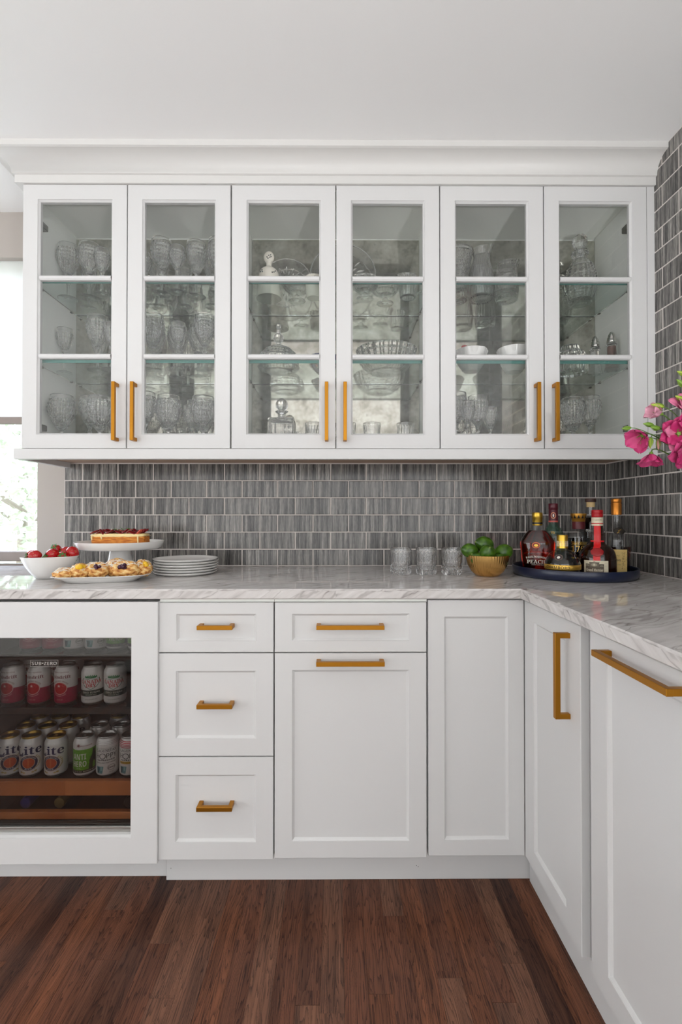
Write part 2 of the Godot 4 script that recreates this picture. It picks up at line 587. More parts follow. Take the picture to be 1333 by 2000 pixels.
# a wall slab from lo to hi with an opening through it
func walls_round(lo: Vector3, hi: Vector3, a: Vector3, b: Vector3) -> ArrayMesh:
	var x := hi.z - lo.z < hi.x - lo.x
	var list := [[lo, Vector3(hi.x, a.y, hi.z)], [Vector3(lo.x, b.y, lo.z), hi]]
	if x:
		list += [[Vector3(lo.x, a.y, lo.z), Vector3(a.x, b.y, hi.z)], [Vector3(b.x, a.y, lo.z), Vector3(hi.x, b.y, hi.z)]]
	else:
		list += [[Vector3(lo.x, a.y, lo.z), Vector3(hi.x, b.y, a.z)], [Vector3(lo.x, a.y, b.z), Vector3(hi.x, b.y, hi.z)]]
	return boxes(list)

func unseen_lit_window(called: String, lo: Vector3, hi: Vector3, inward: Vector3, power: float) -> void:  # window out of view; glowing sheer and area light supply its daylight
	var win := Node3D.new()
	win.name = called
	win.set_meta("kind", "structure")
	add_child(win)
	var along := Vector3(0, 0, 1) if absf(inward.x) > 0.5 else Vector3(1, 0, 0)
	var size := Vector2((hi - lo).dot(along), hi.y - lo.y)
	var glowing_sheer := box_mesh(lo.min(hi) - inward.abs() * 0.004, lo.max(hi) + inward.abs() * 0.004)
	obj("glowing_sheer", glowing_sheer, M.glowing_sheer, win)
	var bars := []
	var t := inward.abs() * 0.015
	for k in 4:
		var p := lo + along * (size.x * k / 3.0) + inward * 0.03
		bars.append([p - along * 0.025 - t, p + along * 0.025 + t + Vector3(0, size.y, 0)])
	for k in 3:
		var p := lo + Vector3(0, size.y * k / 2.0, 0) + inward * 0.03
		bars.append([p - Vector3(0, 0.025, 0) - t, p + Vector3(0, 0.025, 0) + t + along * size.x])
	obj("sash", boxes(bars), M.trim, win)
	var l := AreaLight3D.new()
	l.name = called + "_daylight"
	l.area_size = size
	l.light_energy = power
	l.light_color = Color(0.965, 0.985, 1.0)
	l.shadow_enabled = true
	l.position = (lo + hi) / 2 + inward * 0.06
	l.basis = Basis.looking_at(inward, Vector3.UP)
	l.area_range = 12.0
	add_child(l)

func add_tile(wall: Node3D, a0: float, a1: float, y0: float, y1: float, side: bool) -> void:
	if a1 - a0 < 0.006:
		return
	var g := 0.0024
	var k := Mk.new()
	var u := rng.randf() * 0.8
	var s := 1.0 / 1.7
	var depth := 0.0085
	var c := 0.0018
	var lo := Vector2(a0 + g, y0 + g)
	var hi := Vector2(a1 - g, y1 - g)
	var tilt := Vector2(rng.randf_range(-0.004, 0.004), rng.randf_range(-0.006, 0.006))
	var V := func(p: Vector2, d: float) -> Vector3:
		d += (p.x - (a0 + a1) / 2) * tilt.x + (p.y - (y0 + y1) / 2) * tilt.y
		return Vector3(WALL_X - d, p.y, p.x) if side else Vector3(p.x, p.y, d)
	var nx := 4
	var ny := 2
	k.smooth = 1
	# a slightly waved front, softly rounded at its edges
	var xs := [lo.x, lo.x + c]
	for i in range(1, nx):
		xs.append(lerpf(lo.x + c, hi.x - c, float(i) / nx))
	xs.append_array([hi.x - c, hi.x])
	var ys := [lo.y, lo.y + c, (lo.y + hi.y) / 2, hi.y - c, hi.y]
	var d := []
	for j in ys.size():
		var row := []
		for i in xs.size():
			var rim := i == 0 or j == 0 or i == xs.size() - 1 or j == ys.size() - 1
			row.append(depth - c * 0.7 if rim else depth + rng.randf_range(-0.00012, 0.00012))
		d.append(row)
	for j in ys.size() - 1:
		for i in xs.size() - 1:
			var edge := i == 0 or j == 0 or i == xs.size() - 2 or j == ys.size() - 2
			k.smooth = -1 if edge else 1
			var q := [Vector2(xs[i], ys[j]), Vector2(xs[i + 1], ys[j]), Vector2(xs[i + 1], ys[j + 1]), Vector2(xs[i], ys[j + 1])]
			var dd := [d[j][i], d[j][i + 1], d[j + 1][i + 1], d[j + 1][i]]
			var p := []
			var uv := []
			for n in 4:
				p.append(V.call(q[n], dd[n]))
				uv.append(Vector2(u + (q[n].x - lo.x) * s, 1.0 - (q[n].y - lo.y) / 0.09))
			k.quad(p[0], p[1], p[2], p[3], uv[0], uv[1], uv[2], uv[3])
	k.smooth = -1
	for e in [[lo, Vector2(hi.x, lo.y)], [Vector2(hi.x, lo.y), hi], [hi, Vector2(lo.x, hi.y)], [Vector2(lo.x, hi.y), lo]]:
		k.quad(V.call(e[0], 0.004), V.call(e[1], 0.004), V.call(e[1], depth - c * 0.7), V.call(e[0], depth - c * 0.7), Vector2(u, 0.9), Vector2(u + 0.1, 0.9), Vector2(u + 0.1, 0.8), Vector2(u, 0.8))
	obj("tile", k.done(), M.tiles[rng.randi() % 4], wall)

# ---------------------------------------------------------------- cabinet parts
# a recessed panel front of width w and height h, centred, its face at z = 0 and its back at z = -t
func shaker(w: float, h: float, l: float, r: float, top: float, bottom: float, t := 0.02, sunk := 0.0075, bevel := 0.007) -> ArrayMesh:
	var k := Mk.new()
	k.smooth = -1
	var x0 := -w / 2
	var x1 := w / 2
	var y0 := -h / 2
	var y1 := h / 2
	var c := 0.0012
	var ring := func(ax0: float, ay0: float, ax1: float, ay1: float, z: float) -> Array:
		return [Vector3(ax0, ay0, z), Vector3(ax1, ay0, z), Vector3(ax1, ay1, z), Vector3(ax0, ay1, z)]
	var rings := [ring.call(x0, y0, x1, y1, -t), ring.call(x0, y0, x1, y1, -c), ring.call(x0 + c, y0 + c, x1 - c, y1 - c, 0),
		ring.call(x0 + l, y0 + bottom, x1 - r, y1 - top, 0), ring.call(x0 + l + 0.001, y0 + bottom + 0.001, x1 - r - 0.001, y1 - top - 0.001, -0.0025),
		ring.call(x0 + l + bevel, y0 + bottom + bevel, x1 - r - bevel, y1 - top - bevel, -sunk)]
	for i in rings.size() - 1:
		for s in 4:
			var s2 := (s + 1) % 4
			k.quad(rings[i][s], rings[i][s2], rings[i + 1][s2], rings[i + 1][s])
	var f: Array = rings[-1]
	k.quad(f[0], f[1], f[2], f[3])
	var b: Array = rings[0]
	k.quad(b[3], b[2], b[1], b[0])
	return k.done()

# a door frame with an opening, face at z = 0
func open_frame(w: float, h: float, l: float, r: float, top: float, bottom: float, t := 0.022, bevel := 0.006) -> ArrayMesh:
	var k := Mk.new()
	k.smooth = -1
	var c := 0.0012
	var ring := func(i0: float, i1: float, i2: float, i3: float, z: float) -> Array:
		return [Vector3(-w / 2 + i0, -h / 2 + i3, z), Vector3(w / 2 - i1, -h / 2 + i3, z), Vector3(w / 2 - i1, h / 2 - i2, z), Vector3(-w / 2 + i0, h / 2 - i2, z)]
	var b := bevel
	var rings := [ring.call(0, 0, 0, 0, -t), ring.call(0, 0, 0, 0, -c), ring.call(c, c, c, c, 0), ring.call(l - b, r - b, top - b, bottom - b, 0),
		ring.call(l - b + 0.001, r - b + 0.001, top - b + 0.001, bottom - b + 0.001, -0.003), ring.call(l, r, top, bottom, -0.009), ring.call(l, r, top, bottom, -t), ring.call(0, 0, 0, 0, -t)]
	for i in rings.size() - 1:
		for s in 4:
			var s2 := (s + 1) % 4
			k.quad(rings[i][s], rings[i][s2], rings[i + 1][s2], rings[i + 1][s])
	return k.done()

# a square bar pull, posts at its ends; length along x, standing off the face at z = 0
var pulls := {}
func pull(length: float, sect := 0.0125, off := 0.036) -> ArrayMesh:
	var key := "%.4f" % length
	if not pulls.has(key):
		var k := Mk.new()
		k.box(Vector3(-length / 2, -sect / 2, off - sect), Vector3(length / 2, sect / 2, off), 0.0008)
		for s in [-1, 1]:
			var x: float = s * (length / 2 - sect / 2)
			k.box(Vector3(x - sect / 2 + 0.0002, -sect / 2 + 0.0002, 0), Vector3(x + sect / 2 - 0.0002, sect / 2 - 0.0002, off - sect * 0.9), 0.0006)
		pulls[key] = k.done()
	return pulls[key]

func handle(parent: Node3D, length: float, at: Vector3, turn := Basis()) -> MeshInstance3D:
	var h := obj("handle", pull(length), M.brass, parent)
	h.transform = Transform3D(turn, at)
	return h

func front(parent: Node3D, called: String, x0: float, x1: float, y0: float, y1: float, z: float, inset: Array, t := 0.02) -> MeshInstance3D:
	var m := shaker(x1 - x0, y1 - y0, inset[0], inset[1], inset[2], inset[3], t)
	return obj(called, m, M.paint, parent, Vector3((x0 + x1) / 2, (y0 + y1) / 2, z) - parent.position)

func make_base_cabinets() -> void:
	# drawer stack
	var z := 0.636
	var d := thing("drawer_cabinet", "white base cabinet of three drawers with short brass bar pulls", "cabinet", Vector3(-0.351, 0.12, 0))
	obj("body", boxes([[Vector3(-0.1675, 0, 0.01), Vector3(0.1695, 0.7545, 0.612)]], 0.001), M.paint, d)
	obj("top_rail", box_mesh(Vector3(-0.1675, 0.7545, 0.01), Vector3(0.1695, 0.7645, 0.63)), M.inside, d)
	for f in [[0.7278, 0.8732, 0.805], [0.424, 0.724, 0.578], [0.1222, 0.4206, 0.285]]:
		var dr := front(d, "drawer", -0.519, -0.183, f[0], f[1], z, [0.051, 0.051, 0.033, 0.033] if f[1] > 0.8 else [0.05, 0.051, 0.051, 0.051])
		handle(dr, 0.1025, Vector3(0.0015, f[2] - (f[0] + f[1]) / 2, -0.0075))
	# pull-out beside it
	var p := thing("pullout_cabinet", "white base cabinet with one drawer over a tall pull-out door, long brass pulls", "cabinet", Vector3(0.0438, 0.12, 0))
	obj("body", box_mesh(Vector3(-0.2245, 0, 0.01), Vector3(0.2255, 0.7545, 0.612), 0.001), M.paint, p)
	obj("top_rail", box_mesh(Vector3(-0.2245, 0.7545, 0.01), Vector3(0.2255, 0.7645, 0.63)), M.inside, p)
	var dr := front(p, "drawer", -0.179, 0.267, 0.7278, 0.873, z, [0.051, 0.05, 0.033, 0.033])
	handle(dr, 0.197, Vector3(-0.0015, 0.0045, -0.0075))
	var dd := front(p, "door", -0.179, 0.267, 0.126, 0.724, z, [0.051, 0.051, 0.049, 0.049])
	handle(dd, 0.197, Vector3(-0.0015, 0.702 - 0.425, 0))
	# blind corner
	var b := thing("corner_cabinet", "white base cabinet in the inner corner, one flat recessed door without a pull", "cabinet", Vector3(0.42, 0.12, 0))
	obj("body", boxes([[Vector3(-0.149, 0, 0.01), Vector3(0.735, 0.764, 0.61)]], 0.001), M.paint, b)
	front(b, "door", 0.2728, 0.5572, 0.1285, 0.8792, 0.632, [0.048, 0.047, 0.049, 0.046])
	# cabinet of the right run, its door facing left
	var r := thing("right_cabinet", "white base cabinet on the right run with a long upright brass pull", "cabinet", Vector3(0.87, 0.12, 0.8))
	obj("body", boxes([[Vector3(-0.291, 0, -0.188), Vector3(0.29, 0.764, 0.155)], [Vector3(-0.28, 0, 0.155), Vector3(0.29, 0.764, 0.197)]], 0.001), M.paint, r)
	var rd := obj("door", shaker(0.322, 0.749, 0.063, 0.072, 0.05, 0.053), M.paint, r)
	rd.transform = Transform3D(Basis(Vector3.UP, -PI / 2), Vector3(0.5576, 0.5037, 0.795) - r.position)
	handle(rd, 0.204, Vector3(0.904 - 0.795, 0.748 - 0.5037, 0), Basis(Vector3(0, 0, 1), PI / 2))
	var w := thing("dishwasher", "panelled white appliance front nearest the camera with a long level brass pull", "dishwasher", Vector3(0.87, 0.12, 1.3))
	obj("body", box_mesh(Vector3(-0.27, 0, -0.3), Vector3(0.29, 0.76, 0.3), 0.002), M.paint, w)
	var wd := obj("door", shaker(0.598, 0.748, 0.063, 0.063, 0.048, 0.055), M.paint, w)
	wd.transform = Transform3D(Basis(Vector3.UP, -PI / 2), Vector3(0.5576, 0.5045, 1.297) - w.position)
	handle(wd, 0.222, Vector3(1.18 - 1.297, 0.8505 - 0.5045, 0))
	# plinths
	var k := struct("baseboard_back", boxes([[Vector3(-0.5247, 0, 0.02), Vector3(0.64, 0.121, 0.552)]], 0.001), M.paint)
	var holes := Mk.new()
	for q in [[-0.5105, 0.037], [0.2512, 0.04], [0.256, 0.0375]]:
		holes.lathe(PackedVector2Array([Vector2(0, 0), Vector2(0.0011, 0), Vector2(0.0011, 0.0006), Vector2(0, 0.0006)]), 8)
	obj("nail_hole", nail(-0.5105, 0.037), M.black, k)
	obj("nail_hole", nail(0.2512, 0.042), M.black, k)
	obj("nail_hole", nail(0.2565, 0.0385), M.black, k)
	struct("baseboard_left", box_mesh(Vector3(-1.7, 0, 0.02), Vector3(-0.526, 0.115, 0.535), 0.001), M.paint)
	struct("baseboard_right", box_mesh(Vector3(0.6, 0, 0.56), Vector3(0.7, 0.121, 1.7), 0.001), M.paint)
	# cabinets further left, out of the picture
	var lc := thing("left_cabinet", "plain white base cabinet left of the glass fronted cooler", "cabinet", Vector3(-1.55, 0.12, 0))
	obj("body", box_mesh(Vector3(-0.4, 0, 0.01), Vector3(0.42, 0.764, 0.612), 0.001), M.paint, lc)
	front(lc, "door", -1.95, -1.135, 0.126, 0.873, z, [0.051, 0.051, 0.051, 0.051])
	# worktop with its rails
	var out := PackedVector2Array([Vector2(-2.0, -0.001), Vector2(-2.0, -0.648), Vector2(0.5404, -0.648), Vector2(0.5404, -1.66), Vector2(WALL_X, -1.66), Vector2(WALL_X, -0.001)])
	var top := Mk.new()
	top.slab(out, COUNTER - 0.0295, COUNTER, 0.0028)
	var wt := obj("worktop", top.done(), M.stone)
	tag(wt, "grey veined quartzite worktop running round the corner", "worktop")

func nail(x: float, y: float) -> ArrayMesh:
	var k := Mk.new()
	k.box(Vector3(x - 0.0011, y - 0.0011, 0.5515), Vector3(x + 0.0011, y + 0.0011, 0.5523), 0.0003)
	return k.done()

# ---------------------------------------------------------------- wall cabinets
func make_wall_cabinets() -> void:
	var doors := [[-1.126, -0.753], [-0.7495, -0.38], [-0.3745, -0.0012], [0.0025, 0.3748], [0.3785, 0.7516], [0.7553, 1.1274]]
	var units := [[-1.126, -0.3775, "white glass fronted wall cabinet nearest the window, full of stemware"], [-0.3765, 0.3765, "middle white glass fronted wall cabinet, holding plates and bowls"], [0.3775, 1.1645, "white glass fronted wall cabinet against the tiled side wall"]]
	var y0 := 1.369
	var y1 := 2.3215
	for u in 3:
		var a: float = units[u][0]
		var b: float = units[u][1]
		var inner := b - (0.034 if u == 2 else 0.0)
		var t := thing("wall_cabinet", units[u][2], "cabinet", Vector3((a + b) / 2, y0, 0), "glass fronted wall cabinets")
		var o := t.position
		obj("body", boxes([[Vector3(a, y0, 0.001) - o, Vector3(a + 0.018, y1, 0.307) - o], [Vector3(inner - 0.018, y0, 0.001) - o, Vector3(b, y1, 0.307) - o],
			[Vector3(a + 0.018, y1 - 0.008, 0.001) - o, Vector3(inner - 0.018, y1, 0.307) - o], [Vector3(a + 0.018, y0, 0.001) - o, Vector3(inner - 0.018, 1.4, 0.307) - o],
			[Vector3(a + 0.018, 1.4, 0.001) - o, Vector3(inner - 0.018, y1 - 0.008, 0.006) - o]], 0.0005), M.inside, t)
		if u == 2:
			obj("filler", box_mesh(Vector3(1.1292, y0, 0.3) - o, Vector3(1.1648, y1, 0.3285) - o, 0.0006), M.paint, t)
		# mirror lining of the back, and of the partition faces in the middle unit
		obj("mirror", box_mesh(Vector3(a + 0.0195, 1.401, 0.007) - o, Vector3(inner - 0.0195, 2.306, 0.013) - o, 0.0015), M.mirror, t)
		for sh in [1.985, 1.693]:
			var s := obj("shelf", box_mesh(Vector3(a + 0.02, sh - 0.0065, 0.016) - o, Vector3(inner - 0.02, sh + 0.0065, 0.296) - o, 0.0012), M.shelf, t)
			obj("ground_edge", box_mesh(Vector3(a + 0.02, sh - 0.0062, 0.296) - o, Vector3(inner - 0.02, sh + 0.0062, 0.2975) - o), M.shelf_edge, s)
			for x in [a + 0.022, inner - 0.022]:
				for zz in [0.05, 0.25]:
					obj("shelf_pin", box_mesh(Vector3(x - 0.005, sh - 0.0115, zz - 0.006) - o, Vector3(x + 0.005, sh - 0.0065, zz + 0.006) - o, 0.001), M.dark_steel, t)
		for k in 2:
			var e: Array = doors[u * 2 + k]
			var w: float = e[1] - e[0]
			var dr := obj("door", open_frame(w, 2.321 - 1.3695, 0.0585, 0.0585, 0.0595, 0.055), M.paint, t, Vector3((e[0] + e[1]) / 2, (2.321 + 1.3695) / 2, 0.33) - o)
			var c := dr.position + o
			for my in [1.9857, 1.7023]:
				var bar := Mk.new()
				var hw := w / 2 - 0.0575
				bar.smooth = -1
				var pr := [Vector2(-0.0085, -0.02), Vector2(-0.0085, -0.006), Vector2(-0.004, -0.0015), Vector2(0.004, -0.0015), Vector2(0.0085, -0.006), Vector2(0.0085, -0.02)]
				for i in 6:
					var p: Vector2 = pr[i]
					var q: Vector2 = pr[(i + 1) % 6]
					var yy: float = my - c.y
					bar.quad(Vector3(-hw, yy + p.x, p.y), Vector3(hw, yy + p.x, p.y), Vector3(hw, yy + q.x, q.y), Vector3(-hw, yy + q.x, q.y))
				obj("muntin", bar.done(), M.paint, dr)
			var ys := [1.4235, 1.694, 1.7106, 1.9773, 1.994, 2.2625]
			for i in 3:
				obj("pane", box_mesh(Vector3(-w / 2 + 0.0575, ys[i * 2] - c.y, -0.0125), Vector3(w / 2 - 0.0575, ys[i * 2 + 1] - c.y, -0.0095)), M.pane, dr)
			var hx := w / 2 - 0.031 if k == 0 else -w / 2 + 0.031
			handle(dr, 0.2075, Vector3(hx, 1.497 - c.y, 0), Basis(Vector3(0, 0, 1), PI / 2))
			if u != 1:
				for hy in [2.199, 1.452]:
					var s := -1.0 if k == 0 else 1.0
					if (u == 0 and k == 0) or (u == 2 and k == 1):
						obj("hinge", boxes([[Vector3(minf(s * (w / 2 - 0.05), s * (w / 2 - 0.022)), hy - c.y - 0.011, -0.07), Vector3(maxf(s * (w / 2 - 0.05), s * (w / 2 - 0.022)), hy - c.y + 0.011, -0.021)]], 0.002), M.dark_steel, dr)
	# continuous rail below and frieze and crown above, returned to the wall at the left end
	var rail := Mk.new()
	rail.box(Vector3(-1.1492, 1.33, 0.316), Vector3(1.1648, 1.3672, 0.338), 0.001)
	rail.box(Vector3(-1.1492, 1.33, 0.0085), Vector3(-1.128, 1.3672, 0.316), 0.001)
	struct("trim_1", rail.done(), M.paint)
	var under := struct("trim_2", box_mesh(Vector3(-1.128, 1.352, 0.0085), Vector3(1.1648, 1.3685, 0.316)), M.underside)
	var crown := Mk.new()
	var prof := PackedVector2Array([Vector2(0.0, 2.322), Vector2(0.338, 2.322), Vector2(0.338, 2.3498)])
	for i in 13:
		var a := PI / 2 * i / 12
		prof.append(Vector2(0.345 + 0.052 * (1 - cos(a)), 2.352 + 0.054 * sin(a)))
	prof.append_array([Vector2(0.404, 2.4085), Vector2(0.404, ROOM_TOP)])
	var xe := -1.1515 + 0.338
	for i in prof.size() - 1:
		var p := prof[i]
		var q := prof[i + 1]
		crown.smooth = 2 if i >= 3 and i < 15 else -1
		crown.quad(Vector3(xe - p.x, p.y, p.x), Vector3(WALL_X - 0.006, p.y, p.x), Vector3(WALL_X - 0.006, q.y, q.x), Vector3(xe - q.x, q.y, q.x))
		crown.quad(Vector3(xe - p.x, p.y, 0.001), Vector3(xe - p.x, p.y, p.x), Vector3(xe - q.x, q.y, q.x), Vector3(xe - q.x, q.y, 0.001))
	struct("trim_3", crown.done(), M.trim)

# ---------------------------------------------------------------- flat print
var fonts := {}
func font_of(called: String, weight: int) -> SystemFont:
	var key := "%s%d" % [called, weight]
	if not fonts.has(key):
		var f := SystemFont.new()
		f.font_names = PackedStringArray([called])
		f.font_weight = weight
		fonts[key] = f
	return fonts[key]

func glyphs(text: String, face := "Droid Sans", weight := 700) -> Array:
	var t := TextMesh.new()
	t.text = text
	t.font = font_of(face, weight)
	t.font_size = 64
	t.pixel_size = 0.01
	t.depth = 0.0
	t.curve_step = 1.0
	var a: Array = t.surface_get_arrays(0)
	var v: PackedVector3Array = a[Mesh.ARRAY_VERTEX]
	var idx: PackedInt32Array = a[Mesh.ARRAY_INDEX] if a[Mesh.ARRAY_INDEX] != null else PackedInt32Array(range(v.size()))
	var lo := Vector2(1e9, 1e9)
	var hi := -lo
	for p in v:
		lo = lo.min(Vector2(p.x, p.y))
		hi = hi.max(Vector2(p.x, p.y))
	return [v, idx, lo, hi]

# prints text into an image: centre (cx, cy), height of the ink h, all in pixels; squeeze narrows it, arc bends it round a circle of that radius (above the centre when positive)
func print_text(im: Image, text: String, cx: float, cy: float, h: float, col: Color, face := "Droid Sans", weight := 700, squeeze := 1.0, arc := 0.0, slant := 0.0) -> void:
	var g := glyphs(text, face, weight)
	var v: PackedVector3Array = g[0]
	var idx: PackedInt32Array = g[1]
	var mid: Vector2 = (g[2] + g[3]) / 2
	var s: float = h / (g[3].y - g[2].y)
	var pts := PackedVector2Array()
	for p in v:
		var q := Vector2((p.x - mid.x) * s * squeeze + (p.y - mid.y) * s * slant, -(p.y - mid.y) * s)
		if arc != 0.0:
			var a := q.x / absf(arc)
			if arc > 0.0:
				q = Vector2(sin(a), -cos(a)) * (arc - q.y) + Vector2(0, 0)
			else:
				q = Vector2(sin(a), cos(a)) * (-arc + q.y)
		pts.append(q + Vector2(cx, cy))
	fill_triangles(im, pts, idx, col)

func fill_triangles(im: Image, pts: PackedVector2Array, idx: PackedInt32Array, col: Color) -> void:
	var lo := Vector2(1e9, 1e9)
	var hi := -lo
	for p in pts:
		lo = lo.min(p)
		hi = hi.max(p)
	var x0 := maxi(int(lo.x) - 1, 0)
	var y0 := maxi(int(lo.y) - 1, 0)
	var w := mini(int(hi.x) + 2, im.get_width()) - x0
	var h := mini(int(hi.y) + 2, im.get_height()) - y0
	if w <= 0 or h <= 0:
		return
	var mask := PackedByteArray()
	mask.resize(w * h * 4)
	for t in range(0, idx.size(), 3):
		var a := (pts[idx[t]] - Vector2(x0, y0)) * 2.0
		var b := (pts[idx[t + 1]] - Vector2(x0, y0)) * 2.0
		var c := (pts[idx[t + 2]] - Vector2(x0, y0)) * 2.0
		for y in range(maxi(int(minf(a.y, minf(b.y, c.y))), 0), mini(int(maxf(a.y, maxf(b.y, c.y))) + 1, h * 2)):
			var yy := y + 0.5
			var xa := 1e9
			var xb := -1e9
			for e in [[a, b], [b, c], [c, a]]:
				var p: Vector2 = e[0]
				var q: Vector2 = e[1]
				if (p.y <= yy) != (q.y <= yy):
					var x := p.x + (q.x - p.x) * (yy - p.y) / (q.y - p.y)
					xa = minf(xa, x)
					xb = maxf(xb, x)
			for x in range(maxi(int(ceil(xa - 0.5)), 0), mini(int(ceil(xb - 0.5)), w * 2)):
				mask[y * w * 2 + x] = 1
	for y in h:
		for x in w:
			var i := y * 2 * w * 2 + x * 2
			var n := mask[i] + mask[i + 1] + mask[i + w * 2] + mask[i + w * 2 + 1]
			if n:
				var old := im.get_pixel(x0 + x, y0 + y)
				im.set_pixel(x0 + x, y0 + y, old.lerp(col, n / 4.0))

func disc(im: Image, cx: float, cy: float, rx: float, ry: float, col: Color) -> void:
	var pts := PackedVector2Array([Vector2(cx, cy)])
	var idx := PackedInt32Array()
	for k in 40:
		pts.append(Vector2(cx + cos(TAU * k / 40) * rx, cy + sin(TAU * k / 40) * ry))
		idx.append_array([0, k + 1, (k + 1) % 40 + 1])
	fill_triangles(im, pts, idx, col)

func poly(im: Image, pts: PackedVector2Array, col: Color) -> void:
	fill_triangles(im, pts, Geometry2D.triangulate_polygon(pts), col)

func star(im: Image, cx: float, cy: float, r: float, inner: float, n: int, col: Color) -> void:
	var pts := PackedVector2Array()
	for k in n * 2:
		var a := PI * k / n - PI / 2
		pts.append(Vector2(cx, cy) + Vector2(cos(a), sin(a)) * (r if k % 2 == 0 else inner))
	poly(im, pts, col)

func blank(w: int, h: int, col: Color) -> Image:
	var im := Image.create(w, h, false, Image.FORMAT_RGB8)
	im.fill(col)
	return im

func printed(im: Image, rough := 0.3, metal := 0.0) -> StandardMaterial3D:
	var m := mat(Color.WHITE, rough, metal)
	m.albedo_texture = texture(im)
	return m

# ---------------------------------------------------------------- drink cans
const CAN_R := 0.0331
const CAN_H := 0.1222
var can_shapes := []

